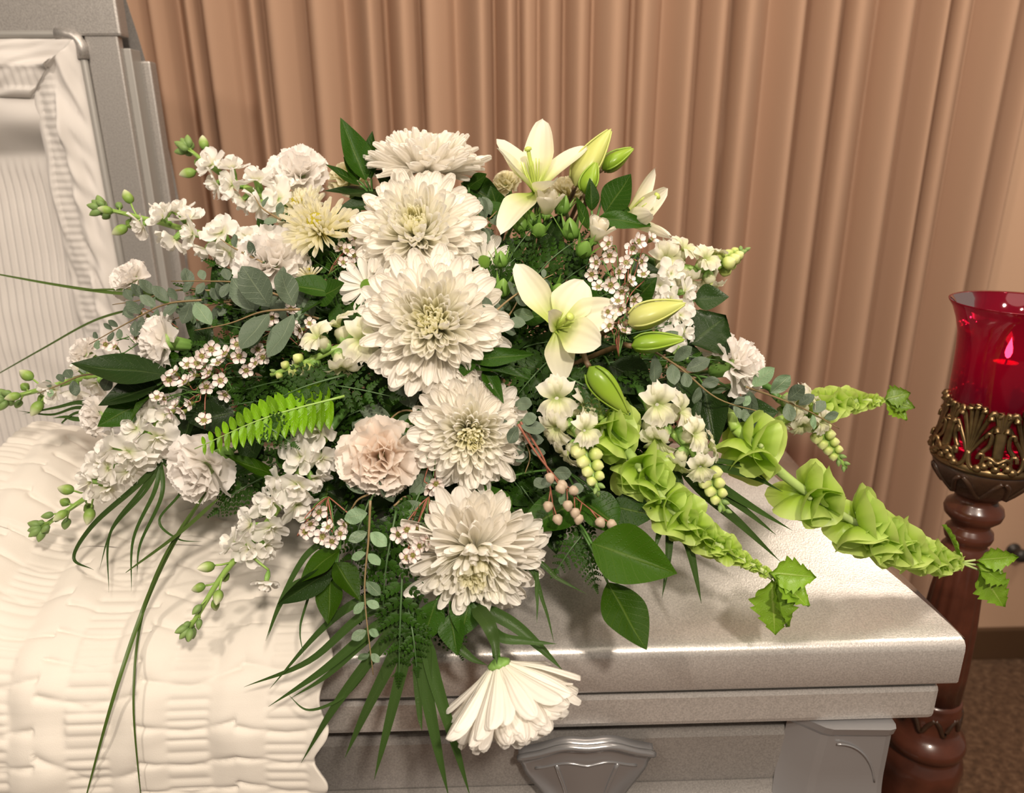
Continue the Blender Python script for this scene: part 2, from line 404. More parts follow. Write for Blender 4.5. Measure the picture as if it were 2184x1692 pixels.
# lower swell of the body seen at the bottom of the picture
def swell(u, v):
    y, z = [(YF + .034, .722), (YF + .030, .708), (YF + .022, .697), (YF + .015, .689), (YF + .012, .678), (YF + .016, .65), (YF + .03, .61)][round(u * 6)]
    return (-.5 + .4775 * (v + 1), y, z)
link('body_swell', grid('body_swell', swell, 6, 2, 'casket_rail'), I4, cas)
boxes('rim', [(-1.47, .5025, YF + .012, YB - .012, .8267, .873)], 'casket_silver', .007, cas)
boxes('rim_gap', [(-1.46, .499, YF + .016, YB - .016, .868, .892)], 'gasket', .002, cas)
# foot lid: flange + crowned top + sloping end panel
lid = None
prof = [(YF + .002, .8855), (YF, .889), (YF, .930), (YF + .0012, .9362), (YF + .0045, .9402), (YF + .010, .9422)]
for i in range(1, 40):
    Y = YF + .010 + (YB - YF - .020) * i / 40
    prof.append((Y, ZL + .0015 + crown(Y)))
prof += [(2 * .952 - y, z) for y, z in prof[:6][::-1]]
def xend(Y): return XE - 1.5 * crown(Y) - .001
vs_, fs = [], []
NX = 30
for y, z in prof:
    for i in range(NX + 1):
        vs_.append((XL + (xend(y) - XL) * i / NX, y, z))
k = NX + 1
for r in range(len(prof) - 1):
    for i in range(NX): fs.append((r * k + i, r * k + i + 1, (r + 1) * k + i + 1, (r + 1) * k + i))
lid = link('foot_lid', mk('foot_lid', vs_, fs, 'casket_silver'), I4, cas)
# end panel
vs_, fs = [], []
ys = [YF + .006 + (YB - YF - .012) * i / 40 for i in range(41)]
for y in ys:
    vs_.append((xend(y), y, ZL + .0015 + crown(y))); vs_.append((XE - .5 * crown(y) * .35, y, ZL + .001 + crown(y) * .12)); vs_.append((XE + .001, y, ZL - .004)); vs_.append((XE + .001, y, .8865))
for i in range(40):
    for j in range(3): fs.append((i * 4 + j, i * 4 + j + 1, (i + 1) * 4 + j + 1, (i + 1) * 4 + j))
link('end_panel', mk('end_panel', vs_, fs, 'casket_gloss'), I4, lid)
for (yb) in (.842, .825):
    q = V((XE - .028 - (0.004 if yb < .83 else 0), yb, ZL + .013))
    link('bolt', lathe('bolt', [(.0045, -.002), (.0045, .001), (.003, .0022), (0, .0024)], 12, 'bolt_dark'), axis_frame(V((.5, -.1, .85)), q), lid)
# corner ornament
def corner_fn(u, v):
    # u: down, v: around three sides left-front-right
    z = .8245 - .125 * u
    fl_ = .012 * max(0, (u - .55) / .45) ** 2 + .004 * (1 - min(1, u / .08))
    xa, xb = .346 - .012 * u, .456
    p = (v + 1) / 2
    pts = [(xa - .002, YF + .036), (xa + .028, YF + .012), (xa + .036, YF + .009), (xb - .010, YF + .006), (xb - .003, YF + .008), (xb, YF + .015), (xb + .001, YF + .05), (xb + .001, YF + .10)]
    s_ = p * (len(pts) - 1); i = min(int(s_), len(pts) - 2); f = s_ - i
    x = pts[i][0] * (1 - f) + pts[i + 1][0] * f; y = pts[i][1] * (1 - f) + pts[i + 1][1] * f
    return (x, y - fl_ * .8 - (.0035 if u < .10 else 0), z)
cor = link('corner_ornament', grid('corner_ornament', corner_fn, 24, 28, 'ornament_grey', smooth=False), I4, cas)
capv = [corner_fn(0, -1 + 2 * j / 28) for j in range(29)] + [(.346, YF + .1, .8245)]
link('ornament_cap', mk('ornament_cap', capv, [tuple(range(30))], 'ornament_grey', smooth=False), I4, cor)
def arcpts(x0, z0, rx, rz, a0, a1, y, k=14): return [V((x0 + rx * cos(radians(a0 + (a1 - a0) * i / k)), y, z0 + rz * sin(radians(a0 + (a1 - a0) * i / k)))) for i in range(k + 1)]
tube('raised_line', arcpts(.392, .722, .052, .078, 92, 15, YF + .0055), .0012, 'ornament_grey', cor)
tube('raised_line', arcpts(.398, .693, .030, .016, 160, 55, YF + .001), .0013, 'ornament_grey', cor)
tube('raised_line', arcpts(.445, .722, .040, .022, 235, 290, YF + .001), .0013, 'ornament_grey', cor)
# handle bracket: a flared fan shell
hq = atY(1250, 1640, YF + .01)
HXc = hq.x
def fan(u, v):
    # u: down from the scalloped top, v across
    half = .081 - .040 * sstep(u * 1.35) + .022 * max(0, u - .62)
    topz = .817 - .030 * abs(v) ** 2.2 - .0015 * cos(v * 9)
    z = topz - .125 * u
    x = HXc + half * v * (1 - .03 * (1 - u))
    y = YF + .016 - .016 * (1 - v * v) * (1 - .2 * u) - .006 * cos(min(1, u / .16) * pi * .5) + .004 * sin(min(1, u / .2) * pi)
    return (x, y, z)
hb = link('handle_bracket', grid('handle_bracket', fan, 26, 30, 'ornament_grey'), I4, cas)
so = hb.modifiers.new('thickness', 'SOLIDIFY'); so.thickness = .012; so.offset = 1
tube('rolled_lip', [V(fan(.0, -1 + 2 * i / 30)) for i in range(31)], .0042, 'ornament_grey', hb)
for s_ in (-1, 1):
    tube('raised_rib', [V(fan(.22 + .75 * i / 12, s_ * (.50 + .02 * i / 12))) - V((0, .0005, 0)) for i in range(13)], lambda t: .0026 - .0008 * t, 'ornament_grey', hb)
tube('inner_lip', [V(fan(.20 + .06 * (1 - abs(-1 + i / 12)), -.82 + 1.64 * i / 24)) for i in range(25)], .0016, 'ornament_grey', hb)
tube('handle_bar', [V((-1.3, YF - .012, .665)), V((-.4, YF - .012, .665)), V((.43, YF - .012, .665))], .014, 'ornament_grey', cas, 12)
# head lid standing open at the back
hl = link('head_lid', None, Matrix.Translation((XL, 1.25, .95)), cas)
LX0 = -1.42
def bx(name, lst, mat, bev, parent): return boxes(name, lst, mat, bev, parent)
hlf = bx('lid_frame', [(-.607, -.557, 1.246, 1.262, .94, 1.70)], 'casket_rail', .003, hl)
bx('lid_frame_top', [(LX0, -.550, 1.243, 1.272, 1.615, 1.74)], 'casket_rail', .004, hl)
bx('end_channel', [(-.566, -.546, 1.258, 1.292, .94, 1.60)], 'gasket', .002, hl)
bx('end_band', [(-.560, -.532, 1.288, 1.312, .94, 1.585)], 'casket_rail', .003, hl)
# shell behind (crowned back of the lid)
def shell(u, v):
    a = v; y = 1.262 + .12 * (1 - a * a); z = 1.32 + .41 * v
    return (LX0 + (-.556 - LX0) * u, y, z)
link('lid_shell', grid('lid_shell', shell, 2, 16, 'casket_silver'), I4, hl)
# round gasket along the lining with an elbow in the corner
GZ = atY(160, 74, 1.246).z; GX = -.6115
gp = [V((LX0, 1.243, GZ)), V((-.70, 1.243, GZ)), V((GX - .018, 1.243, GZ))] + [V((GX - .018 + .018 * sin(radians(a)), 1.243, GZ - .018 + .018 * cos(radians(a)))) for a in (25, 50, 75, 90)] + [V((GX + .002, 1.243, 1.3)), V((GX + .006, 1.243, .95))]
tube('seal_tube', gp, .0055, 'gasket', hl, 10)
tube('seal_elbow', [V((GX - .034, 1.2425, GZ + .001))] + gp[2:7] + [V((GX, 1.2425, GZ - .034))], .0085, 'casket_rail', hl, 10)
# lining
def lin_border(u, v):
    # u along the top, then down the right side ; v across the border (-1 outer .. 1 inner)
    Wb = .085; Lt, Ls = .82, .68
    L_ = u * (Lt + Ls); o = (v + 1) / 2
    top = L_ < Lt
    puff = sin(pi * min(1, o)) ** .5 * .022
    band = sstep(1 - (abs(o - .66) - .14) / .06)
    ru = .0030 * (1 - abs(sin(L_ * pi / .0115))) * band
    wr = (noise.noise(V((L_ * 14 + o * 2.5, o * 3, 3))) * .022 + noise.noise(V((L_ * 34 + o * 6, o * 5, 8))) * .010) * (1 - band * .8) * sin(pi * o) ** .5
    y = 1.246 - puff - ru + wr + .006 * band
    wv = .006 * noise.noise(V((L_ * 12, 2, 2))) * o
    if top:
        x = -.617 - (Lt - L_); x = min(x, -.617 - o * Wb)
        return (x, y, GZ - .004 - o * (Wb + wv))
    dn = L_ - Lt
    z = min(GZ - .004 - dn, GZ - .004 - o * Wb)
    return (-.614 + .003 * dn - o * (Wb + wv * 2), y, z)
lb = link('lining_border', grid('lining_border', lin_border, 480, 26, 'lining_white'), I4, hl)
def lin_panel(u, v):
    x = -.63 - .55 * u; z = GZ - .07 - .62 * (1 - v) / 2
    d = (GZ - .07) - z
    swag = .020 * sin(pi * min(1, d / .10)) if d < .10 else 0
    deep = .045 * sstep((d - .05) / .06) - .045 * sstep((d - .12) / .35)
    fr = sstep((d - .10) / .05)
    rip = .0026 * sin(x * 2 * pi / .0125 + 4 * noise.noise(V((x * 5, z * 5, 1)))) * fr
    wr = .012 * noise.noise(V((x * 10 + z * 5, z * 16, 5))) * (1 - .7 * fr)
    return (x, 1.256 - swag + deep * .6 + rip + wr, z)
link('lining_panel', grid('lining_panel', lin_panel, 280, 100, 'lining_white'), I4, hl)
# inside of the open half
bx('interior_lining', [(LX0 + .02, -.575, YF + .04, YB - .03, .70, .86)], 'lining_white', .02, cas)

# draped overlay cloth -------------------------------------------------
cprof = []                                       # (Y, Z) from the back over the crown and down the front
for i in range(0, 46):
    Y = 1.20 - (1.20 - .80) * i / 45
    cprof.append(V((0, Y, ZL + crown(Y) + .006)))
p0_, p1_, p2_, p3_ = V((0, .80, ZL + crown(.80) + .006)), V((0, .70, ZL + .020)), V((0, .625, ZL + .035)), V((0, .612, ZL - .13))
for i in range(1, 31):
    t = i / 30; cprof.append(p0_ * (1 - t) ** 3 + p1_ * 3 * t * (1 - t) ** 2 + p2_ * 3 * t * t * (1 - t) + p3_ * t ** 3)
for i in range(1, 26): cprof.append(p3_ + V((0, -.006 * i / 25, -.27 * i / 25)))
acc = [0]
for a, b_ in zip(cprof, cprof[1:]): acc.append(acc[-1] + (b_ - a).length)
LC = acc[-1]
def cpt(s):
    for i in range(len(acc) - 1):
        if s <= acc[i + 1]:
            f = (s - acc[i]) / (acc[i + 1] - acc[i]); p = cprof[i].lerp(cprof[i + 1], f)
            d = (cprof[i + 1] - cprof[i]).normalized(); return p, V((0, d.z, -d.y)) * -1 if False else V((0, d.z, -d.y))
    d = (cprof[-1] - cprof[-2]).normalized(); return cprof[-1], V((0, d.z, -d.y))
SBAND, PER = .040, .101
def overlay(u, v):
    s = LC * (v + 1) / 2
    p, nn = cpt(s)
    if nn.z < 0 or nn.y > .2: nn = -nn
    edge = -.180 + .006 * sin(s * 2 * pi / .062 + 1.5 * sin(s * 17)) + .010 * noise.noise(V((s * 14, 1, 1))) - .03 * max(0, s - .62)
    x0 = -.70
    x = x0 + (edge - x0) * u
    xw = x + .005 * noise.noise(V((x * 4, s * 6, 12)))
    cell = (xw + .2712) / PER
    ph = cell % 1.0                               # shirred bands run front to back
    dist = abs(ph - .5) * PER
    band = sstep(1 - (dist - SBAND * .42) / .008)
    ci = math.floor(cell) * 5
    nA = noise.noise(V((x * 5, s * 7, 2))); nB = noise.noise(V((x * 26, s * 34, 7))); nC = noise.noise(V((x * 14, s * 18, 21)))
    amp = 1.25 + .45 * (s < .42)
    rip = abs(sin(pi * s / .0118 + 1.8 * noise.noise(V((ci, s * 22, 4))))) ** .55 * (.75 + .5 * noise.noise(V((ci + 2, s * 45, 8))))
    big = abs(sin(pi * s / .043 + 3.0 * noise.noise(V((ci * .3 + x * 3, s * 9, 9))) + dist * 16))
    cre = (1 - big) ** 4
    puff = .5 + .5 * cos(min(1, (PER * .5 - dist) / (PER * .5 - SBAND * .4)) * pi)
    hb_ = .0026 * rip - .0012
    hp = .0045 * (1 - (1 - puff) ** 2) - .0042 * cre * (.35 + .65 * puff) + .0045 * nC + .0016 * nB
    h = (hb_ * band + hp * (1 - band) - .0018 * cre * band) * amp + .006 * nA + .007
    e = max(0, (-.50 - x) / .14)
    q = p + nn * h
    q.z += .045 * sstep(e) * (1 if s < .56 else max(0, 1 - (s - .56) / .1))
    q.x = x
    if x < -.64:
        k_ = (-.64 - x) / .06; q.z -= .16 * k_ ** 1.6; q.x = -.64 - .022 * sin(min(1, k_) * pi * .5)
    return (q.x, q.y, q.z)
ov = link('casket_overlay', grid('casket_overlay', overlay, 230, 560, 'crepe_white'), I4)
tag(ov, 'white shirred crepe overlay cloth draped over the closed foot lid', 'cloth')
so = ov.modifiers.new('thickness', 'SOLIDIFY'); so.thickness = .003; so.offset = -1

# bier that carries the casket (below the picture)
bi = thing('casket_bier', 'folding bier carrying the casket above the carpet', 'stand', (-.4, .95, 0))
boxes('bier_top', [(-1.2, .3, .74, 1.17, .385, .42)], 'ornament_grey', .005, bi)
for x in (-1.1, .2):
    for y in (.79, 1.12): boxes('leg', [(x - .02, x + .02, y - .02, y + .02, 0, .385)], 'ornament_grey', .004, bi)

# ================================================================== CANDLE STAND
plain('mahogany', (.075, .022, .012), .28, coat=.4, var=.35, vscale=25)
plain('mahogany_dark', (.045, .022, .012), .35, coat=.3, var=.3, vscale=40, bump=.3, bscale=120)
plain('antique_brass', (.20, .135, .065), .34, metal=.9, var=.4, vscale=60)
SA = P(2077, 1085, 1.0)
def sz(y):   # height of the stand axis at that picture row
    d = CAM.copy(); lo, hi = 0.0, 2.0
    for _ in range(50):
        m_ = (lo + hi) / 2; q = V((SA.x, SA.y, m_)) - CAM
        yy = 846 - FPX * q.dot(CU) / q.dot(FW)
        if yy > y: lo = m_
        else: hi = m_
    return lo
def sr(px_, y):
    q = V((SA.x, SA.y, sz(y))); return mm(px_, q)
st = thing('candle_stand', 'dark turned mahogany candle stand with a pierced brass cup', 'candle stand', (SA.x, SA.y, 0))
SM = Matrix.Translation((SA.x, SA.y, 0))
def fl_shaft(u, a): return 1 + .035 * cos(a * 14) if .02 < u < .98 else 1
shaft = [(sr(38, 1180), sz(1178)), (sr(40, 1190), sz(1190)), (sr(47, 1260), sz(1260)), (sr(52, 1340), sz(1340)), (sr(53, 1420), sz(1420)), (sr(52, 1480), sz(1480))]
link('shaft', lathe('shaft', shaft[::-1], 84, 'mahogany', fl_shaft), SM, st)
rings = [(38, 1182), (46, 1176), (46, 1168), (40, 1160), (38, 1153), (44, 1147), (47, 1138), (45, 1128), (38, 1122), (36, 1114), (44, 1106), (54, 1097), (57, 1086), (54, 1076), (44, 1069), (40, 1060), (44, 1052), (52, 1046)]
link('turned_rings', lathe('turned_rings', [(sr(a, b_), sz(b_)) for a, b_ in rings], 40, 'mahogany'), SM, st)
def fl_bowl(u, a): return 1 + .035 * max(0, sin(a * 8 + 2.5 * u)) * sin(pi * u)
bowl = [(46, 1052), (56, 1044), (74, 1028), (88, 1008), (96, 992), (101, 975)]
link('bowl', lathe('bowl', [(sr(a, b_), sz(b_)) for a, b_ in bowl], 96, 'mahogany_dark', fl_bowl), SM, st)
lower = [(52, 1476), (56, 1484), (55, 1496), (58, 1500), (54, 1515), (54, 1540), (62, 1548), (74, 1556), (78, 1568), (74, 1578), (66, 1584), (70, 1590), (78, 1600), (80, 1616), (76, 1640), (80, 1680), (80, 1720), (66, 1740), (72, 1760), (86, 1790), (86, 1800)]
lp = [(sr(a, b_), sz(b_)) for a, b_ in lower]
zb = lp[-1][1]
lp += [(.045, zb - .01), (.04, .22), (.05, .20), (.06, .17), (.05, .15), (.11, .10), (.15, .05), (.16, .02), (.16, 0)]
def fl_low(u, a): return 1 + .02 * max(0, cos(a * 10)) if .30 < u < .56 else 1
link('lower_post', lathe('lower_post', lp[::-1], 60, 'mahogany', fl_low), SM, st)
for k in range(8):   # carved leaf collar above the base
    a = 2 * pi * k / 8; r_ = lp[4][0] + .001
    c_ = [V((SA.x + r_ * cos(a + da), SA.y + r_ * sin(a + da), z_)) for da, z_ in ((-.38, sz(1500)), (-.2, sz(1512)), (0, sz(1530)), (.2, sz(1512)), (.38, sz(1500)))]
    tube('carved_leaf', catmull(c_, 4), .0035, 'mahogany_dark', st)
# carved leaves around the bowl
for k in range(8):
    a0 = 2 * pi * k / 8 + .2
    def bp_(da, y_):
        r_ = lerp_tab([(975, sr(101, 975)), (992, sr(96, 992)), (1008, sr(88, 1008)), (1028, sr(74, 1028)), (1044, sr(56, 1044))], y_) + .001
        return V((SA.x + r_ * cos(a0 + da), SA.y + r_ * sin(a0 + da), sz(y_)))
    tube('carved_leaf', catmull([bp_(-.36, 992), bp_(-.25, 1004), bp_(0, 1036), bp_(.25, 1004), bp_(.36, 992)], 5), lambda t: .004 - .002 * abs(t - .5), 'mahogany_dark', st)
# pierced brass gallery
zr0, zr1 = sz(975), sz(845)
def ga(a, h, out=0.0):
    """point on the cup wall: angle a, height share h"""
    z = zr0 + (zr1 - zr0) * h
    r_ = sr(100, 975) * (1 - .02 * h) + .008 * sin(pi * min(1, h * 1.6)) * -1 + out
    r_ = sr(101, 975) - (sr(101, 975) - sr(92, 860)) * sstep(h * 1.3) + out
    return V((SA.x + r_ * cos(a), SA.y + r_ * sin(a), z))
link('brass_ring', lathe('brass_ring', [(sr(97, 980), sz(982)), (sr(103, 980), sz(980)), (sr(105, 976), sz(974)), (sr(102, 970), sz(966)), (sr(97, 968), sz(966)), (sr(95, 975), sz(974))], 72, 'antique_brass'), SM, st)
gal = link('brass_gallery', None, SM, st)
NG = 6
for k in range(NG):
    a0 = -pi / 2 - .95 + 2 * pi * k / NG
    W_ = pi / NG
    # palmette: seven ribs fanning from a root, ends curling outward
    for i in range(-3, 4):
        t = i / 3; tip = (t * W_ * .78, 1.0 - .30 * t * t)
        pts = [ga(a0, .22), ga(a0 + tip[0] * .35, .22 + (tip[1] - .22) * .45), ga(a0 + tip[0] * .8, .22 + (tip[1] - .22) * .85), ga(a0 + tip[0], tip[1], .001), ga(a0 + tip[0] * 1.08, tip[1] - .06, .004)]
        tube('palmette_rib', catmull(pts, 4), lambda u: .0022 + .0022 * u, 'antique_brass', gal, 6)
    # S scrolls at the foot of the palmette
    for s_ in (-1, 1):
        pts = [ga(a0, .30), ga(a0 + s_ * .05, .12), ga(a0 + s_ * .16, .05), ga(a0 + s_ * .27, .14), ga(a0 + s_ * .28, .28, .002), ga(a0 + s_ * .21, .30, .004), ga(a0 + s_ * .19, .22, .004)]
        tube('scroll', catmull(pts, 4), lambda u: .0036 - .0012 * u, 'antique_brass', gal, 6)
        pts = [ga(a0 + s_ * .22, .30), ga(a0 + s_ * .34, .42), ga(a0 + s_ * .36, .58, .002), ga(a0 + s_ * .29, .62, .004), ga(a0 + s_ * .26, .54, .004)]
        tube('scroll', catmull(pts, 4), lambda u: .0034 - .0012 * u, 'antique_brass', gal, 6)
    # fluted tulip column between two palmettes
    a1 = a0 + W_
    for s_ in (-1, -.35, .35, 1):
        pts = [ga(a1 + s_ * .03, .20), ga(a1 + s_ * .05, .5), ga(a1 + s_ * .08, .78), ga(a1 + s_ * .2, .93, .001), ga(a1 + s_ * .27, .86, .003)]
        tube('tulip_rib', catmull(pts, 4), lambda u: .0042 - .0012 * u, 'antique_brass', gal, 6)
    for da, h in ((-.2, .12), (0, .10), (.2, .12), (-.1, .18), (.1, .18), (-.3, .07), (.3, .07)):
        q = ga(a1 + da, h, .001)
        link('brass_bead', lathe('brass_bead', [(0, -.0055), (.004, -.004), (.0058, 0), (.004, .004), (0, .0055)], 10, 'antique_brass'), Matrix.Translation(q), gal)
    pts = [ga(a1 - .27, .2), ga(a1 - .14, .26, .003), ga(a1, .2, .004), ga(a1 + .14, .26, .003), ga(a1 + .27, .2)]
    tube('garland', catmull(pts, 4), .003, 'antique_brass', gal, 6)
# glass chimney, red
m, nt, b = newmat('red_glass')
tr = N(nt, 'ShaderNodeBsdfTransparent'); tr.inputs[0].default_value = (.38, .008, .045, 1)
gl = N(nt, 'ShaderNodeBsdfGlossy'); gl.inputs['Roughness'].default_value = .06; gl.inputs['Color'].default_value = (1, .75, .78, 1)
df = N(nt, 'ShaderNodeBsdfTranslucent'); df.inputs[0].default_value = (.46, .003, .05, 1)
dd = N(nt, 'ShaderNodeBsdfDiffuse'); dd.inputs[0].default_value = (.26, .002, .03, 1)
ma = N(nt, 'ShaderNodeMixShader'); ma.inputs[0].default_value = .5; nt.links.new(df.outputs[0], ma.inputs[1]); nt.links.new(dd.outputs[0], ma.inputs[2])
mb = N(nt, 'ShaderNodeMixShader'); mb.inputs[0].default_value = .35; nt.links.new(tr.outputs[0], mb.inputs[1]); nt.links.new(ma.outputs[0], mb.inputs[2])
fr = N(nt, 'ShaderNodeFresnel'); fr.inputs[0].default_value = 1.45
mc = N(nt, 'ShaderNodeMixShader'); nt.links.new(fr.outputs[0], mc.inputs[0]); nt.links.new(mb.outputs[0], mc.inputs[1]); nt.links.new(gl.outputs[0], mc.inputs[2])
nt.links.new(mc.outputs[0], nt.nodes['Material Output'].inputs['Surface'])
gp_ = [(84, 968), (86, 930), (90, 880), (94, 830), (95, 790), (97, 750), (101, 715), (110, 685), (121, 660), (130, 648)]
gprof = [(sr(a, b_), sz(b_)) for a, b_ in gp_]
gm = lathe('glass_chimney', [(0.0, gprof[0][1])] + gprof + [(gprof[-1][0] + .0006, gprof[-1][1] + .002), (gprof[-1][0] - .0015, gprof[-1][1] + .0012)], 72, 'red_glass')
gm.materials.append(MAT['red_glass'])
# drop auto caps
import bmesh as _bm
bm_ = _bm.new(); bm_.from_mesh(gm); _bm.ops.delete(bm_, geom=[f for f in bm_.faces if len(f.verts) > 4], context='FACES'); bm_.to_mesh(gm); bm_.free()
go = link('glass_chimney', gm, SM)
tag(go, 'ruby red glass chimney with flared rim standing in the brass cup', 'candle glass')
plain('red_wax', (.62, .03, .06), .45)
m, nt, b = newmat('flame'); b.inputs['Emission Color'].default_value = (1, .55, .25, 1); b.inputs['Emission Strength'].default_value = 60; b.inputs['Base Color'].default_value = (1, .6, .3, 1)
ca = thing('candle', 'burning candle inside the red glass chimney', 'candle', (SA.x, SA.y, zr0 - .005))
rc = sr(23, 790); zt = sz(772)
link('wax', lathe('wax', [(rc, zr0 - .005), (rc, zt - .002), (rc * 1.03, zt), (rc * .92, zt - .0015), (rc * .6, zt - .006), (0, zt - .007)], 28, 'red_wax'), SM, ca)
tube('wick', [V((SA.x, SA.y, zt - .008)), V((SA.x + .0005, SA.y, zt + .001)), V((SA.x + .002, SA.y, zt + .010))], .0011, 'bolt_dark', ca)
link('flame', lathe('flame', [(0, 0), (.0028, .003), (.0042, .008), (.0036, .014), (.0018, .021), (0, .028)], 14, 'flame'), Matrix.Translation((SA.x + .001, SA.y, zt + .004)), ca)

# ================================================================== FLOWER SPRAY
FC = V((-.06, .93, 1.075))
fo = link('floral_foam', grid('floral_foam', lambda u, v: (FC.x + .20 * sin(pi * u) ** .5 * cos(pi * (v + 1)), FC.y + .10 * sin(pi * u) ** .5 * sin(pi * (v + 1)), FC.z - .012 - .045 * cos(pi * u) * (1.0)), 10, 28, 'foam_green', closed=True), I4)
tag(fo, 'dark green floral foam block hidden under the flowers on the lid', 'foam')
rnd = random.Random(11)
def foam_pt(): return FC + V((rnd.uniform(-.12, .12), rnd.uniform(-.05, .05), rnd.uniform(-.02, .02)))
def stem(parent, pos, d, rad=.003, mat='stem_green', name='stem', tgt=None, reach=.06):
    t = tgt or foam_pt()
    L_ = (t - pos).length
    a = pos + d * min(reach, L_ * .4) * .5 + FW * min(.035, L_ * .3)
    pts = catmull([pos, a, a.lerp(t, .45) + FW * .03, t], 4)
    return tube(name, pts, rad, mat, parent, 6)

# ---- petal shapes
def pshape(name, mat, wb=.35, peak=.72, bend=.1, cup=.1, nu=6, nv=4, wave=0, seed=0, tip=0, twist=0):
    r = random.Random(seed); p1, p2 = r.uniform(0, 6), r.uniform(0, 6)
    def f(u, v):
        u = 1 - (1 - u) ** 1.8
        w_ = wb + (1 - wb) * sstep(u / peak)
        if u > peak: w_ *= sqrt(max(0, 1 - ((u - peak) / (1 - peak)) ** 2)) * (1 - tip) + tip * (1 - (u - peak) / (1 - peak))
        y = .5 * v * w_
        z = bend * u * u + cup * v * v * (.4 + .6 * w_) + wave * u * sin(v * 5 + p1 + u * 4) + twist * u * v * .1
        return (u + .02 * wave * sin(v * 9 + p2), y, z)
    return grid(name, f, nu, nv, mat)
MUM = {
    'outer': [pshape('petal', 'mum_outer', .34, .74, b_, c_, 8, 6, .012, i, .05) for i, (b_, c_) in enumerate([(.18, .11), (.30, .13), (.08, .12), (-.05, .10)])],
    'mid': [pshape('petal', 'mum_mid', .36, .76, b_, .15, 7, 4, .01, i + 9, .03) for i, b_ in enumerate([.34, .46, .24])],
    'inner': [pshape('petal', 'mum_inner', .45, .7, b_, .2, 5, 4, 0, i + 19) for i, b_ in enumerate([.30, .45])],
    'heart': [pshape('petal', 'mum_heart', .6, .7, b_, .25, 4, 4, 0, i + 29) for i, b_ in enumerate([.35, .6])]}
CAL = lathe('calyx', [(.10, -.35), (.22, -.30), (.42, -.18), (.40, -.05), (.1, .0)], 14, 'calyx_green')

def mum(label, px_, py_, dia, f, dz=0, seed=1, n=270, th=(2, 100), flat=0.0, open_=0.0, wf=1.0, extra=(), group='large white chrysanthemums'):
    r = random.Random(seed); A = face(*f); pos = at(px_, py_, dz, .03); R = mm(dia / 2, pos)
    o = thing('chrysanthemum', label, 'flower', pos, group)
    ph0 = r.uniform(0, 6)
    X = A.orthogonal().normalized(); Y = A.cross(X)
    for i in range(n):
        k = (i + .5) / n
        phi = ph0 + i * 2.39996 + r.uniform(-.12, .12)
        e = X * cos(phi) + Y * sin(phi)
        th_ = radians(th[0] + (th[1] - th[0]) * k ** .80 + r.uniform(-5, 5))
        cls = 'heart' if k < .10 else 'inner' if k < .30 else 'mid' if k < .60 else 'outer'
        L_ = R * (lerp_tab([(0, .26), (.1, .33), (.3, .50), (.6, .74), (.85, .90), (1, .96)], k) + open_ * (1 - k) * .2) * r.uniform(.92, 1.07)
        Wd = L_ * lerp_tab([(0, .20), (.3, .22), (.6, .235), (1, .265)], k) * r.uniform(.88, 1.15) * wf
        base = pos + e * (R * .16 * sqrt(k)) - A * (R * .14 * k)
        d = e * sin(th_) + A * cos(th_)
        nn = A * sin(th_) - e * cos(th_)
        nn = Matrix.Rotation(r.uniform(-.3, .3), 3, d) @ nn
        ms = MUM[cls]
        link('petal', ms[r.randrange(len(ms))], basis(d, nn, base, L_, Wd, L_ * .9), o)
    for (tx, ty, wd) in extra:
        zz = (pos - CAM).dot(FW); q = P(tx, ty, zz - .006); d = q - pos; b0 = pos + d * .28 + FW * .004
        link('petal', MUM['outer'][r.randrange(4)], basis(q - b0, A - FW * .4, b0, (q - b0).length, mm(wd, pos), (q - b0).length * .6), o)
    link('calyx', CAL, axis_frame(A, pos - A * R * .10, R * .38), o)
    stem(o, pos - A * R * .25, -A, .0042, 'stem_green')
    return o
# --- the mums
mum('white chrysanthemum at the very top, facing up against the curtain', 908, 352, 246, (0, .93, .30), .0, 1, th=(2, 92), extra=[(783, 357, 26), (835, 405, 24), (1000, 395, 26)])
mum('large white chrysanthemum with yellow-green heart, second from the top of the column', 890, 492, 268, (0, .30, .95), 0, 2, extra=[(758, 462, 32), (1042, 478, 34), (1030, 440, 32), (770, 580, 34), (815, 420, 36), (910, 372, 28), (1005, 590, 34)])
mum('largest cream-white chrysanthemum in the middle of the spray', 925, 690, 300, (0, .12, .99), -.01, 3, n=290, extra=[(1062, 598, 34), (1040, 582, 36), (772, 672, 40), (818, 805, 42), (890, 838, 40), (1000, 800, 40), (1068, 735, 40), (945, 560, 36)])
mum('white chrysanthemum with swept outer petals beside the blush carnation', 1005, 925, 238, (.1, -.12, .98), 0, 4, n=280, th=(4, 102), extra=[(866, 926, 40), (885, 884, 26), (952, 832, 40), (978, 822, 42), (1060, 842, 40), (1005, 1045, 30), (1035, 1035, 32), (1100, 890, 36)])
mum('white chrysanthemum nodding down just above the lid edge', 1012, 1190, 300, (.02, -.50, .85), 0, 5, n=290, th=(3, 104), extra=[(980, 1036, 52), (1010, 1050, 34), (858, 1262, 34), (1156, 1168, 34), (1150, 1140, 30), (905, 1140, 40), (1110, 1290, 32), (970, 1310, 34)])
mum('white chrysanthemum hanging upside down over the front of the casket', 1072, 1440, 320, (.32, -.92, .08), -.02, 6, n=210, th=(8, 64), open_=1.9, wf=1.2, extra=[(945, 1550, 40), (992, 1590, 38), (1222, 1462, 40), (1195, 1500, 36)])

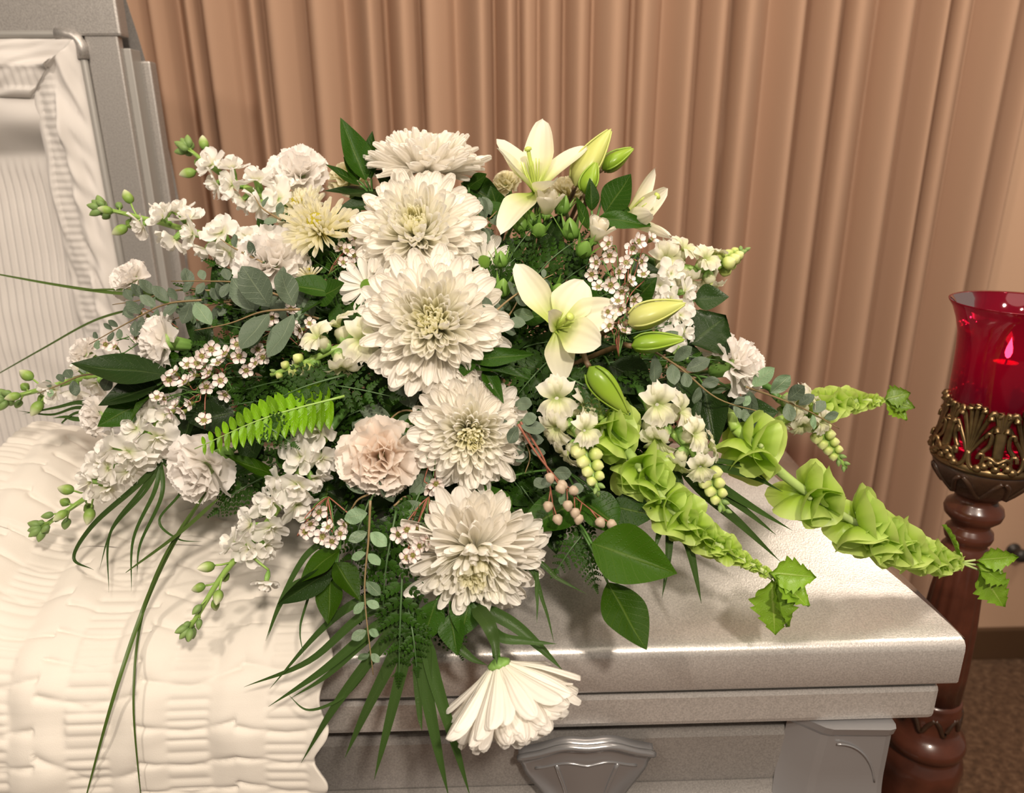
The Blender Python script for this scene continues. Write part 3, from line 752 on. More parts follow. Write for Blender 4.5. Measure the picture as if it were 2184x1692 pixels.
# --- daisies and cream spider mums
DAISY = [pshape('petal', 'mum_outer', .35, .75, b_, .06, 6, 4, .012, 40 + i) for i, b_ in enumerate([.05, -.05, .12])]
EYE = lathe('eye', [(1, -.3), (1, 0), (.85, .25), (.5, .42), (0, .48)], 16, 'daisy_eye')
EYEY = lathe('eye', [(1, -.3), (1, 0), (.85, .25), (.5, .42), (0, .48)], 16, 'pollen_yellow')
def daisy(label, px_, py_, dia, f, dz, seed, n=22):
    r = random.Random(seed); A = face(*f); pos = at(px_, py_, dz); R = mm(dia / 2, pos)
    o = thing('daisy', label, 'flower', pos, 'white daisies')
    X = A.orthogonal().normalized(); Y = A.cross(X)
    for i in range(n):
        a = 2 * pi * i / n * 2 + r.uniform(-.1, .1); e = X * cos(a) + Y * sin(a); th_ = radians(80 - 10 * (i % 2) + r.uniform(-5, 5))
        d = e * sin(th_) + A * cos(th_); nn = A * sin(th_) - e * cos(th_)
        link('petal', DAISY[i % 3], basis(d, nn, pos + e * R * .12, R * .9, R * .3, R), o)
    link('eye', EYE, axis_frame(A, pos + A * R * .05, R * .24), o)
    stem(o, pos - A * R * .1, -A, .0025)
daisy('white daisy with green eye left of the largest chrysanthemum', 783, 610, 124, (-.25, .15, .95), .015, 51)
daisy('white daisy with green eye half hidden right of the chrysanthemum column', 1032, 560, 130, (.45, .25, .85), .03, 52)
SPID = [pshape('petal', 'spider_cream', .5, .85, b_, .15, 6, 3, .02, 60 + i, .2) for i, b_ in enumerate([.2, .05, .35])]
def spider(label, px_, py_, dia, f, dz, seed, n=80):
    r = random.Random(seed); A = face(*f); pos = at(px_, py_, dz); R = mm(dia / 2, pos)
    o = thing('spider_chrysanthemum', label, 'flower', pos, 'cream spider chrysanthemums')
    X = A.orthogonal().normalized(); Y = A.cross(X)
    for i in range(n):
        k = (i + .5) / n; a = i * 2.39996; e = X * cos(a) + Y * sin(a); th_ = radians(25 + 65 * k + r.uniform(-8, 8))
        d = e * sin(th_) + A * cos(th_); nn = A * sin(th_) - e * cos(th_); L_ = R * (.55 + .42 * k) * r.uniform(.9, 1.1)
        link('petal', SPID[i % 3], basis(d, nn, pos + e * R * .16 * sqrt(k) - A * R * .1 * k, L_, L_ * .115, L_), o)
    link('eye', EYEY, axis_frame(A, pos + A * R * .42, R * .25), o)
    stem(o, pos - A * R * .1, -A, .0028)
spider('cream spider chrysanthemum with bright yellow eye beside the white carnation', 682, 490, 152, (-.1, .45, .88), -.01, 71, 130)
spider('cream spider chrysanthemum behind the yellow-eyed one', 642, 450, 120, (-.3, .6, .7), .03, 72, 110)
spider('small cream spider chrysanthemum tucked against the chrysanthemum petals', 738, 487, 78, (.2, .5, .8), .02, 73, 50)
spider('half-open cream spider chrysanthemum bud below the carnation', 660, 588, 62, (-.2, .9, .2), .01, 74, 30)

# ---- carnations
def carn_mesh(mat, seed):
    r = random.Random(seed); ph = [r.uniform(0, 6) for _ in range(4)]; am = r.uniform(.8, 1.3)
    def f(u, v):
        w_ = .16 + .84 * sstep(u / .9) ** .85
        saw = abs(((v * 6.5 + ph[0]) % 1.0) - .5) * 2
        x = u * (1 - .16 * v * v) + (.055 * saw if u > .99 else 0)
        z = .12 * u * u + am * (.09 * u ** 2 * sin(v * 4.2 + ph[1]) + .035 * u ** 3 * sin(v * 9 + ph[2])) - .05 * u ** 4
        return (x, .5 * v * w_ + .03 * u * sin(u * 5 + ph[3]), z)
    return grid('petal', f, 6, 22, mat)
CARN = {c: [carn_mesh('carnation_' + c, 100 + 7 * i) for i in range(6)] for c in ('white', 'blush', 'cream')}
CCAL = lathe('calyx', [(.16, -1.05), (.24, -.95), (.27, -.6), (.30, -.25), (.34, -.08), (.30, -.02)], 16, 'calyx_green', lambda u, a: 1 + (.12 * cos(a * 5) if u > .8 else 0))
def carnation(label, px_, py_, dia, f, dz, seed, col='white', n=32, group='white carnations'):
    r = random.Random(seed); A = face(*f); pos = at(px_, py_, dz, .02); R = mm(dia / 2, pos)
    o = thing('carnation', label, 'flower', pos, group)
    X = A.orthogonal().normalized(); Y = A.cross(X); B0 = pos - A * R * .42
    for i in range(n):
        k = (i + .5) / n; a = i * 2.39996 + r.uniform(-.3, .3); e = X * cos(a) + Y * sin(a)
        th_ = radians(4 + 92 * k ** .9 + r.uniform(-9, 9))
        d = e * sin(th_) + A * cos(th_); nn = A * sin(th_) - e * cos(th_)
        nn = Matrix.Rotation(r.uniform(-.6, .6), 3, d) @ nn
        L_ = R * (.88 + .20 * k) * r.uniform(.88, 1.08)
        link('petal', CARN[col][r.randrange(6)], basis(d, nn, B0 + e * R * .06, L_, L_ * r.uniform(.9, 1.2), L_ * 1.2), o)
    link('calyx', CCAL, axis_frame(A, B0 + A * R * .12, R * 1.0), o)
    stem(o, B0 - A * R * .8, -A, .0028)
carnation('white carnation above the spider chrysanthemums, against the curtain', 634, 358, 118, (.0, .45, .9), 0, 201)
carnation('large white carnation left of the cream spider chrysanthemums', 574, 558, 152, (.05, .12, .98), -.01, 202)
carnation('white carnation facing left above the broad dark leaf', 330, 726, 112, (-.80, .12, .55), 0, 203)
carnation('white carnation facing down-left on the draped cloth side', 416, 1006, 150, (-.42, -.35, .82), -.01, 204)
carnation('blush-tinted carnation below the largest chrysanthemum', 808, 978, 164, (0, -.05, 1), -.005, 205, 'blush', 36)
carnation('white carnation facing right at the right end of the spray', 1592, 780, 122, (.80, .15, .6), 0, 206)
carnation('white carnation beside the open casket lid, half behind eucalyptus', 270, 590, 84, (-.4, .45, .75), .03, 207)
carnation('small white carnation tucked behind the lower left stock', 196, 888, 84, (-.6, .1, .75), .0, 208)
carnation('white carnation in soft focus behind the right-hand carnation', 1545, 738, 88, (.3, .6, .6), .06, 209)
carnation('white carnation in soft focus at the far left behind eucalyptus', 172, 748, 70, (-.5, .5, .6), .06, 210)
carnation('cream carnation in soft focus behind the top left leaves', 742, 372, 84, (0, .6, .7), .05, 211, 'cream')
carnation('pale cream carnation behind the upright lily bud', 1215, 405, 80, (.1, .6, .7), .06, 212, 'cream')
carnation('small yellow-cream carnation beside the top lily', 1078, 385, 60, (-.2, .6, .7), .05, 213, 'cream', 28)

# ---- lilies
def lily_mesh(bend, cup, seed, tip=.3):
    r = random.Random(seed); p = r.uniform(0, 6)
    def f(u, v):
        w_ = (.22 + .78 * sin(pi * min(1, u * .92) ** .85) ) 
        w_ = .24 + .76 * sstep(u / .5) if u < .5 else sqrt(max(0, 1 - ((u - .5) / .5) ** 2.2)) * (1 - tip) + tip * (1 - (u - .5) / .5)
        z = bend * (u ** 2) - .10 * bend * u + cup * v * v * w_ * (1 - .3 * u) + .012 * sin(u * 9 + p) * v - .02 * math.exp(-(v * 7) ** 2) * (1 - u)
        return (u, .5 * v * w_, z)
    return grid('petal', f, 14, 10, 'lily_petal')
LIL = [lily_mesh(b_, c_, i) for i, (b_, c_) in enumerate([(.0, .10), (-.14, .09), (.12, .12), (-.28, .08)])]
ANTH = lathe('stigma', [(.4, -.6), (1, -.3), (1, .3), (.4, .6)], 10, 'stamen_green')
def lily(label, c, tips, f, dz, wfac=.42, style=None, st_len=.5):
    """c: heart pixel; tips: (px, py, depth offset, width px, mesh)"""
    A = face(*f); pos = at(*c, dz)
    o = thing('lily', label, 'flower', pos, 'white lilies')
    Ls = []
    for (tx, ty, tz, wd, k) in tips:
        q = P(tx, ty, (pos - CAM).dot(FW) + tz); d = q - pos; L_ = d.length; Ls.append(L_)
        e = d - A * d.dot(A)
        nn = A - d * (A.dot(d) / d.length_squared)
        if nn.length < .2: nn = -e
        if A.dot(d.normalized()) > .6: nn = (A * .4 - e.normalized())
        link('petal', LIL[k], basis(d, nn, pos, L_, mm(wd, pos), L_), o)
    R = sum(Ls) / len(Ls)
    if style:
        q = P(*style, (pos - CAM).dot(FW) - .02)
    else: q = pos + A * R * st_len
    d = (q - pos)
    tube('pistil', catmull([pos, pos + d * .5 + A * .003, q], 4), .0022, 'stamen_green', o)
    link('stigma', ANTH, axis_frame(d, q, .0042), o)
    X = d.orthogonal().normalized(); Y = d.normalized().cross(X)
    for i in range(6):
        a = i * pi / 3; e = (X * cos(a) + Y * sin(a)) * R * .13
        tube('stamen', catmull([pos, pos + d * .45 + e * .7, pos + d * .75 + e], 3), lambda t: .0013 - .0008 * t, 'stamen_green', o, 5)
    stem(o, pos - A * .004, -A, .0045)
    return o
lily('white lily opening upwards at the top right of the spray', (1142, 412), [(1158, 254, .02, 66, 0), (1248, 298, .0, 56, 1), (1068, 288, -.01, 60, 1), (1060, 316, -.04, 56, 0), (1068, 455, -.07, 70, 3), (1186, 402, -.075, 48, 2)], (-.05, .75, .65), 0, style=(1126, 318))
lily('white lily facing the camera right of the largest chrysanthemum', (1188, 700), [(1100, 562, .03, 66, 0), (1245, 598, .015, 92, 0), (1326, 650, .0, 82, 1), (1286, 740, -.025, 84, 2), (1200, 808, -.01, 66, 3), (1158, 660, -.05, 46, 2)], (-.05, .1, .98), -.02, style=(1216, 676))
lily('white lily facing right behind the waxflower, edge of the spray', (1322, 476), [(1398, 358, .02, 46, 0), (1432, 405, .0, 52, 1), (1400, 418, -.03, 50, 0), (1436, 490, -.01, 50, 1), (1434, 510, -.05, 40, 0), (1380, 462, -.06, 44, 2)], (.85, .3, .35), .02, style=(1402, 418))

def bud_prof(n=12, k=.62): return [(max(1e-5, sin(pi * (i / n) ** k) ** .8), i / n) for i in range(n + 1)]
def lilybud(label, p0, p1, wpx, mat, dz, z1=0.0):
    a, b_ = at(*p0, dz), None
    b_ = P(*p1, (a - CAM).dot(FW) + z1); d = b_ - a; L_ = d.length; r_ = mm(wpx / 2, a)
    o = thing('lily_bud', label, 'flower bud', a, 'lily buds')
    me = lathe('bud', [(r * r_ * .99, z * L_) for r, z in bud_prof()], 24, mat, lambda u, an: 1 + .09 * cos(3 * an) * sin(pi * u) + .03 * cos(6 * an) * (1 - u))
    link('bud', me, axis_frame(d, a), o)
    for i in range(3):
        an = i * 2 * pi / 3 + .5; fr_ = axis_frame(d, a)
        pts = [fr_ @ V(((r_ * 1.09 * sin(pi * t ** .62) ** .8 + .0004) * cos(an), (r_ * 1.09 * sin(pi * t ** .62) ** .8 + .0004) * sin(an), t * L_)) for t in (.06, .2, .4, .6, .8, .95)]
        tube('seam', catmull(pts, 3), .0011, mat, o, 5)
    stem(o, a, -d.normalized(), .0028, 'stem_brown', reach=.04)
    return o
lilybud('long pale green lily bud standing up beside the top lily', (1226, 398), (1304, 274), 58, 'lily_bud_big', .0)
lilybud('small green lily bud tilting right against the curtain', (1284, 362), (1352, 316), 38, 'lily_bud_green', -.01)
lilybud('short green lily bud between the leaves at the top right', (1248, 415), (1272, 345), 40, 'lily_bud_green', -.02)
lilybud('pale lily bud pointing right behind the waxflower sprays', (1338, 690), (1464, 646), 56, 'lily_bud_big', -.03)
lilybud('glossy green lily bud pointing right under the pale one', (1346, 738), (1462, 724), 42, 'lily_bud_green', -.03)
lilybud('yellow-green lily bud pointing down to the snapdragons', (1256, 782), (1342, 886), 52, 'lily_bud_green', -.03)

# ---- stock
def stockp(seed, sc):
    r = random.Random(seed); p = [r.uniform(0, 6) for _ in range(3)]
    def f(u, v):
        u = 1 - (1 - u) ** 1.6
        w_ = .2 + .8 * sstep(u / .7)
        if u > .6: w_ *= sqrt(max(0.02, 1 - ((u - .6) / .42) ** 2.4))
        return (u - .06 * (1 - v * v) * (u > .9) * -.5, .5 * v * w_, .10 * u * u + .06 * u * sin(v * 3.5 + p[0]) + .03 * sin(u * 8 + p[1]) * v + .06 * v * v * u)
    return grid('petal', f, 5, 8, 'stock_petal')
STK = [stockp(300 + i, 1) for i in range(5)]
SCAL = lathe('floret_calyx', [(.05, -.9), (.14, -.8), (.2, -.4), (.17, -.05), (.04, 0)], 10, 'calyx_green')
SCAL2 = lathe('blossom', [(.04, -.9), (.14, -.75), (.21, -.4), (.17, -.02), (.05, .02)], 10, 'calyx_green')
def floret(o, pos, A, R, r, n=9):
    b_ = link('blossom', SCAL2, axis_frame(A, pos, R * .9), o)
    X = A.orthogonal().normalized(); Y = A.cross(X); a0 = r.uniform(0, 6)
    for i in range(n):
        out = i < 5
        a = a0 + (i * 2 * pi / 5 if out else (i * 2 * pi / (n - 5) + .5)); e = X * cos(a) + Y * sin(a)
        th_ = radians((78 if out else 38) + r.uniform(-15, 15)); d = e * sin(th_) + A * cos(th_)
        nn = Matrix.Rotation(r.uniform(-.5, .5), 3, d) @ (A * sin(th_) - e * cos(th_))
        L_ = R * (1.0 if out else .72) * r.uniform(.88, 1.1)
        link('petal', STK[r.randrange(5)], basis(d, nn, pos, L_, L_ * r.uniform(.78, .98), L_ * 1.2), b_)
BUDM = lathe('bud', [(max(1e-5, .30 * sin(pi * (i / 8) ** .8) ** .75), i / 8) for i in range(9)], 10, 'stock_bud', lambda u, a: 1 + .08 * cos(4 * a))
BUDG = lathe('bud', [(max(1e-5, .29 * sin(pi * (i / 8) ** .8) ** .75), i / 8) for i in range(9)], 10, 'bud_green', lambda u, a: 1 + .08 * cos(4 * a))
SBUD = lathe('bud', [(max(1e-5, .48 * sin(pi * (i / 8) ** .9) ** .7), i / 8) for i in range(9)], 10, 'snap_bud', lambda u, a: 1 + .06 * cos(5 * a))
def along(pts, t):
    L_ = [(b_ - a).length for a, b_ in zip(pts, pts[1:])]; s = t * sum(L_)
    for i, l in enumerate(L_):
        if s <= l or i == len(L_) - 1:
            return pts[i].lerp(pts[i + 1], min(1, s / l)), (pts[i + 1] - pts[i]).normalized()
        s -= l
def stock(label, path, dzs, nfl, f0, f1, Rpx, nbud, seed, extra=()):
    r = random.Random(seed)
    key = [at(x, y, dz, .02) for (x, y), dz in zip(path, dzs)]; pts = catmull(key, 6)
    o = thing('stock_stem', label, 'flower', key[0], 'white stock stems')
    tube('stalk', pts, lambda t: .0052 - .0028 * t, 'stem_pale', o, 8)
    for i in range(nfl):
        t = f0 + (f1 - f0) * (i + r.uniform(-.2, .2)) / max(1, nfl - 1)
        p, d = along(pts, max(0, min(1, t)))
        a = i * 2.4 + r.uniform(-.4, .4); X = d.cross(-FW).normalized(); Z = X.cross(d)
        e = X * sin(a) + (Z if Z.dot(-FW) > 0 else -Z) * (.55 + .6 * cos(a))
        e = (e.normalized() + d * .35 - FW * .25).normalized(); R = mm(Rpx, p) * r.uniform(.85, 1.1) * (1 - .15 * i / nfl)
        q = p + e * R * .75
        floret(o, q, e, R, r)
        tube('pedicel', [p, p.lerp(q, .5), q - e * R * .6], .0013, 'stem_pale', o, 5)
    for i in range(nbud):
        t = f1 + .06 + (1 - f1 - .06) * (i + .5) / nbud
        p, d = along(pts, t); a = i * 2.4; X = d.orthogonal().normalized(); Y = d.cross(X); e = X * cos(a) + Y * sin(a)
        k = i / nbud; L_ = mm(38, p) * (1 - .42 * k); reach = mm(36, p) * (1 - .75 * k)
        dd = (e * (1 - .35 * k) + d * (.75 + k)).normalized(); q = p + dd * reach
        tube('pedicel', [p, p.lerp(q, .6) + d * .001, q], .0011, 'stem_pale', o, 5)
        link('bud', BUDM if k < .45 else BUDG, axis_frame(dd, q, L_ * (1 if k < .5 else .9)), o)
    for i in range(9):
        p, d = along(pts, .985); a = i * 2.4; X = d.orthogonal().normalized(); Y = d.cross(X); e = X * cos(a) + Y * sin(a)
        dd = (e * (.9 - .09 * i) + d * .8).normalized()
        link('bud', BUDG, axis_frame(dd, p + dd * .003, mm(30, p)), o)
    for (x, y, rp, fv) in extra:
        p = at(x, y, dzs[-1] * .5, .02); e = face(*fv); R = mm(rp, p); floret(o, p, e, R, r)
        q, d = min((along(pts, k / 20) for k in range(21)), key=lambda z: (z[0] - p).length)
        tube('pedicel', catmull([q, q.lerp(p, .5) + V((0, 0, .006)), p - e * R * .8], 4), .0014, 'stem_pale', o, 5)
    stem(o, key[0], -(key[1] - key[0]).normalized(), .005, 'stem_green', 'lower_stalk')
stock('white stock stem at the top left, bud tip reaching past the curtain edge', [(620, 440), (545, 410), (470, 370), (402, 318)], [0.02, .02, .02, .02], 9, 0, .62, 42, 5, 401)
stock('white stock stem pointing left at the open lid, long green bud tip', [(570, 545), (480, 515), (360, 480), (218, 444)], [.03, .01, 0, 0], 11, 0, .62, 42, 8, 402, [(385, 450, 36, (-.1, .8, .5))])
stock('white stock stem lying left over the cloth crest, tip at the picture edge', [(290, 790), (200, 800), (110, 825), (16, 850)], [.03, .02, .0, 0], 6, .05, .5, 34, 9, 403)
stock('white stock stem drooping over the cloth at the lower left', [(370, 880), (300, 940), (225, 1030), (90, 1125)], [.02, 0, 0, -.01], 12, 0, .52, 48, 11, 404)
stock('white stock stem hanging over the cloth at lower centre-left', [(700, 920), (640, 1010), (560, 1130), (480, 1220), (405, 1340)], [.01, 0, 0, -.01, -.02], 15, 0, .60, 48, 10, 405, [(568, 1240, 32, (0, -.75, .6))])
stock('stubby cream stock spike behind the lily buds on the right', [(1425, 590), (1440, 650), (1440, 735)], [.05, .05, .04], 9, 0, .95, 36, 2, 406)

# ---- snapdragons
def lip(seed):
    r = random.Random(seed); p = r.uniform(0, 6)
    def f(u, v):
        w_ = .35 + .65 * sstep(u / .7)
        x = u - .12 * abs(sin(v * 2.6)) * (u > .8)
        return (x, .55 * v * w_, .18 * sin(u * 3.2) - .55 * max(0, u - .55) ** 1.3 + .10 * u * sin(v * 7 + p) + .14 * v * v * (1 - u))
    return grid('lip', f, 6, 10, 'snap_petal')
LIP = [lip(i) for i in range(4)]
SNAPT = lathe('blossom', [(.06, -.05), (.26, .05), (.32, .3), (.34, .5), (.24, .64), (.05, .68)], 12, 'snap_petal')
SNC = lathe('sepals', [(.05, -.12), (.24, -.04), (.36, .12), (.30, .34)], 10, 'calyx_green', lambda u, a: 1 + .15 * cos(5 * a) * u)
def snapfloret(o, pos, A, R, r, up):
    M_ = axis_frame(A, pos, R); b_ = link('blossom', SNAPT, M_, o)
    link('sepals', SNC, M_, b_)
    u_ = up - A * up.dot(A)
    if u_.length < .1: u_ = A.orthogonal()
    u_.normalize(); s_ = A.cross(u_)
    base = pos + A * R * .62
    for dv, w_ in ((u_ * 1 + s_ * .45 + A * .75, .95), (u_ * 1 - s_ * .45 + A * .75, .95), (-u_ + A * .5 + s_ * .7, .8), (-u_ + A * .45, .9), (-u_ + A * .5 - s_ * .7, .8)):
        d = dv.normalized(); nn = A - d * A.dot(d)
        link('lip', LIP[r.randrange(4)], basis(d, nn, base + d * R * .05, R * .85, R * w_ * .95, R * .8), b_)
def snap(label, path, dzs, nfl, f1, Rpx, nbud, seed, budpx=26):
    r = random.Random(seed); key = [at(x, y, dz, .02) for (x, y), dz in zip(path, dzs)]; pts = catmull(key, 6)
    o = thing('snapdragon_stem', label, 'flower', key[0], 'pale snapdragon stems')
    tube('stalk', pts, lambda t: .0048 - .0025 * t, 'stem_pale', o, 8)
    for i in range(nfl):
        t = f1 * (i + .3) / nfl; p, d = along(pts, t); a = i * 2.4 + r.uniform(-.3, .3)
        X = d.cross(-FW).normalized(); Z = X.cross(d); Z = Z if Z.dot(-FW) > 0 else -Z
        e = (X * sin(a) * 1.1 + Z * (.5 + .7 * cos(a)) + d * .35).normalized(); R = mm(Rpx, p) * (1 - .3 * i / nfl)
        snapfloret(o, p + e * R * .2, e, R, r, V((0, 0, 1)) - d * .3)
    for i in range(nbud):
        k = i / nbud; t = f1 + (1 - f1) * (i + .5) / nbud; p, d = along(pts, t); a = i * 2.1
        X = d.orthogonal().normalized(); Y = d.cross(X); e = X * cos(a) + Y * sin(a); dd = (e + d * (.35 + .8 * k)).normalized(); s_ = mm(budpx * (1.35 - .75 * k), p)
        link('bud', SBUD if k < .7 else BUDG, axis_frame(dd, p + dd * s_ * .15, s_), o)
    stem(o, key[0], -(key[1] - key[0]).normalized(), .0045, 'stem_green', 'lower_stalk')
snap('pale green snapdragon left of the largest chrysanthemum', [(775, 735), (715, 745), (660, 770), (578, 800)], [.02, 0, -.01, -.01], 5, .55, 56, 9, 501, 20)
snap('snapdragon with a drooping bud tip right of the swept chrysanthemum', [(1185, 850), (1215, 900), (1245, 960), (1276, 1048)], [.01, 0, -.01, -.02], 7, .55, 54, 14, 502, 27)
snap('longer snapdragon drooping between the two bells stems', [(1380, 860), (1430, 920), (1490, 985), (1545, 1090)], [.01, 0, -.01, -.02], 9, .62, 54, 15, 503, 26)
snap('snapdragon in soft focus pointing right against the curtain', [(1400, 560), (1460, 570), (1520, 575), (1586, 535)], [.07, .06, .05, .05], 8, .6, 46, 14, 504, 24)
snap('snapdragon in soft focus curving down at the right end', [(1660, 850), (1710, 885), (1750, 925), (1804, 998)], [.03, .03, .03, .03], 6, .42, 44, 20, 505, 22)

# ---- bells of Ireland
def bellm(seed):
    r = random.Random(seed); p = [r.uniform(0, 6) for _ in range(2)]
    def f(u, v):
        a = pi * v; rr = .10 + .90 * u ** .75
        rr *= 1 + .05 * u * cos(5 * a + p[0]) + .05 * u * cos(3 * a + p[1])
        return (rr * cos(a) * (1 + .12 * u), rr * sin(a) * .9, .72 * u ** 1.5 + .10 * u ** 3 * cos(3 * a + p[0] + 1))
    return grid('bell', f, 6, 20, 'bell_green', closed=True)
BELL = [bellm(i) for i in range(5)]
SEED = lathe('seed', [(0, 0), (.08, .02), (.11, .1), (.07, .18), (0, .2)], 8, 'bell_pale')
def serr(name, mat, teeth, wf, depth=.12):
    def f(u, v):
        w_ = (sstep(u / .38)) ** .8 if u < .38 else (1 - ((u - .38) / .62) ** 1.6)
        s = 1 - depth * ((u * teeth) % 1.0) * abs(v) ** 3
        return (u, .5 * v * w_ * s * wf + 0, .05 * sin(v * 6 * 1.0) * w_ * .3 + .10 * v * v - .20 * u * u + .012 * sin(u * 26) * abs(v))
    return grid(name, f, 32, 8, mat)
BLEAF = serr('leaf', 'bell_leaf', 6, 1.0, .3)
def leaf_between(name, mesh, a, b_, width, parent, nrm=None, roll=0.0):
    d = b_ - a; n_ = nrm or (-FW * .85 + V((0, 0, .5)))
    n_ = Matrix.Rotation(roll, 3, d.normalized()) @ n_
    return link(name, mesh, basis(d, n_, a, d.length, width, d.length), parent)
def bells(label, path, dzs, groups, seed, leaves, tip_t=.9):
    r = random.Random(seed); key = [at(x, y, dz, .022) for (x, y), dz in zip(path, dzs)]; pts = catmull(key, 8)
    o = thing('bells_of_ireland_stem', label, 'flower', key[0], 'bells of Ireland stems')
    tube('stalk', pts, lambda t: .0062 - .0040 * t, 'bell_pale', o, 8)
    for (t, nb, rp) in groups:
        p, d = along(pts, t); X = d.cross(-FW).normalized(); Z = X.cross(d); a0 = r.uniform(0, 6)
        for i in range(nb):
            a = a0 + 2 * pi * i / nb + r.uniform(-.2, .2); e = X * cos(a) + Z * sin(a)
            A = (e + d * .55 + V((r.uniform(-.2, .2), r.uniform(-.2, .2), r.uniform(-.2, .2)))).normalized()
            R = mm(rp, p) * r.uniform(.85, 1.15)
            b_ = link('bell', BELL[r.randrange(5)], axis_frame(A, p + e * R * .18 + d * r.uniform(-.3, .3) * R, R, r.uniform(0, 6)), o)
            link('seed', SEED, axis_frame(A, p + e * R * .3, R), b_)
    for (x0, y0, x1, y1, wd, ro) in leaves:
        zz = (along(pts, .97)[0] - CAM).dot(FW)
        a, b_ = P(x0, y0, zz), P(x1, y1, zz - .01)
        leaf_between('leaf', BLEAF, a, b_ + (b_ - a) * .06, mm(wd * 1.35, a), o, roll=ro)
    zz = (along(pts, .97)[0] - CAM).dot(FW)
    for (x0, y0, x1, y1, wd, ro) in leaves:
        tube('leaf_stalk', [along(pts, tip_t)[0], along(pts, tip_t)[0].lerp(P(x0, y0, zz), .6), P(x0, y0, zz)], .0014, 'bell_pale', o, 5)
    stem(o, key[0], -(key[1] - key[0]).normalized(), .006, 'bell_pale', 'lower_stalk')
bells('bells of Ireland stem over the lid centre, leafy tip near its front edge', [(1285, 895), (1355, 985), (1430, 1085), (1535, 1165), (1640, 1225)], [0, 0, -.01, -.02, -.03],
      [(.02, 4, 50), (.06, 4, 46), (.26, 5, 50), (.31, 4, 44), (.44, 5, 42), (.50, 5, 40), (.58, 5, 34), (.65, 5, 30), (.71, 5, 27), (.77, 5, 23), (.83, 5, 18), (.88, 6, 14), (.93, 6, 12), (.98, 6, 10)], 601,
      [(1640, 1222, 1738, 1232, 62, .3), (1650, 1230, 1728, 1285, 66, -.3), (1645, 1235, 1655, 1350, 80, .2), (1648, 1232, 1690, 1330, 60, -.5)])
bells('bells of Ireland stem reaching past the right end of the casket', [(1570, 915), (1640, 985), (1720, 1050), (1850, 1130), (1965, 1185), (2060, 1202)], [0, -.01, -.02, -.03, -.04, -.05],
      [(.02, 3, 46), (.08, 4, 52), (.30, 5, 52), (.34, 4, 48), (.50, 5, 48), (.54, 5, 46), (.59, 6, 44), (.64, 6, 42), (.69, 6, 40), (.74, 6, 36), (.79, 6, 33), (.84, 6, 28), (.88, 6, 24), (.92, 6, 18), (.96, 6, 14)], 602,
      [(2080, 1195, 2172, 1190, 40, .4), (2080, 1205, 2150, 1240, 60, -.2), (2085, 1215, 2145, 1292, 64, .3), (2042, 1190, 2028, 1122, 26, .9)], .97)
bells('bells of Ireland stem in soft focus pointing at the candle stand', [(1660, 900), (1740, 868), (1820, 856), (1892, 856)], [.03, .04, .05, .05],
      [(.25, 5, 26), (.35, 5, 28), (.45, 5, 28), (.55, 5, 26), (.65, 5, 22), (.75, 5, 18), (.86, 5, 12), (.94, 5, 8)], 603, [(1885, 852, 1940, 838, 40, .2), (1885, 858, 1936, 890, 46, -.2), (1890, 855, 1950, 866, 40, 0)])

# ---- spray roses
def rosep(b_, seed):
    return pshape('petal', 'rose_white', .45, .7, b_, .38, 6, 8, .04, seed)
ROSE = [rosep(.1, 1), rosep(-.1, 2), rosep(.25, 3)]
SEP = [pshape('sepal', 'sepal_green', .9, .25, b_, .1, 6, 4, 0, 3, .9) for b_ in (-.3, .1)]
RBUD = lathe('bud', [(max(1e-5, .37 * sin(pi * (i / 10) ** .66) ** .8), i / 10) for i in range(11)], 16, 'sepal_green', lambda u, a: 1 + .05 * cos(5 * a))
RTIP = lathe('bud_petals', [(max(1e-5, .30 * sin(pi * (i / 8) ** .7) ** .8), .25 + .8 * i / 8) for i in range(9)], 12, 'rose_white', lambda u, a: 1 + .08 * cos(3 * a + 4 * u))
ROOTR = at(1165, 640, .05)
def rose(label, px_, py_, dia, f, dz, seed):
    r = random.Random(seed); A = face(*f); pos = at(px_, py_, dz); R = mm(dia / 2, pos)
    o = thing('spray_rose', label, 'flower', pos, 'white spray roses')
    X = A.orthogonal().normalized(); Y = A.cross(X)
    for i in range(13):
        k = i / 12; a = i * 2.39996; e = X * cos(a) + Y * sin(a); th_ = radians(4 + 34 * k * k); d = e * sin(th_) + A * cos(th_)
        nn = A * sin(th_) - e * cos(th_)
        link('petal', ROSE[1 if k > .75 else (0 if k > .4 else 2)], basis(d, nn, pos - A * R * .9 + e * R * (.06 + .34 * k), R * (1.75 + .1 * k), R * (.5 + .9 * k), R * .8), o)
    for i in range(5):
        a = i * 2 * pi / 5; e = X * cos(a) + Y * sin(a); d = (e * .9 - A * .1).normalized()
        link('sepal', SEP[0], basis(d, A, pos - A * R * .9, R * .9, R * .28, R), o)
    link('hip', lathe('hip', [(.1, -.5), (.34, -.25), (.42, 0), (.2, .15)], 12, 'sepal_green'), axis_frame(A, pos - A * R * .95, R), o)
    stem(o, pos - A * R * 1.3, -A, .0022, 'stem_green', tgt=ROOTR + V((r.uniform(-.02, .02), 0, 0)))
rose('white spray rose bud opening upwards in front of the top lily', 1168, 430, 58, (.1, .88, .45), -.02, 61)
rose('white spray rose tilting right above the waxflower', 1277, 490, 54, (.35, .75, .5), -.01, 62)
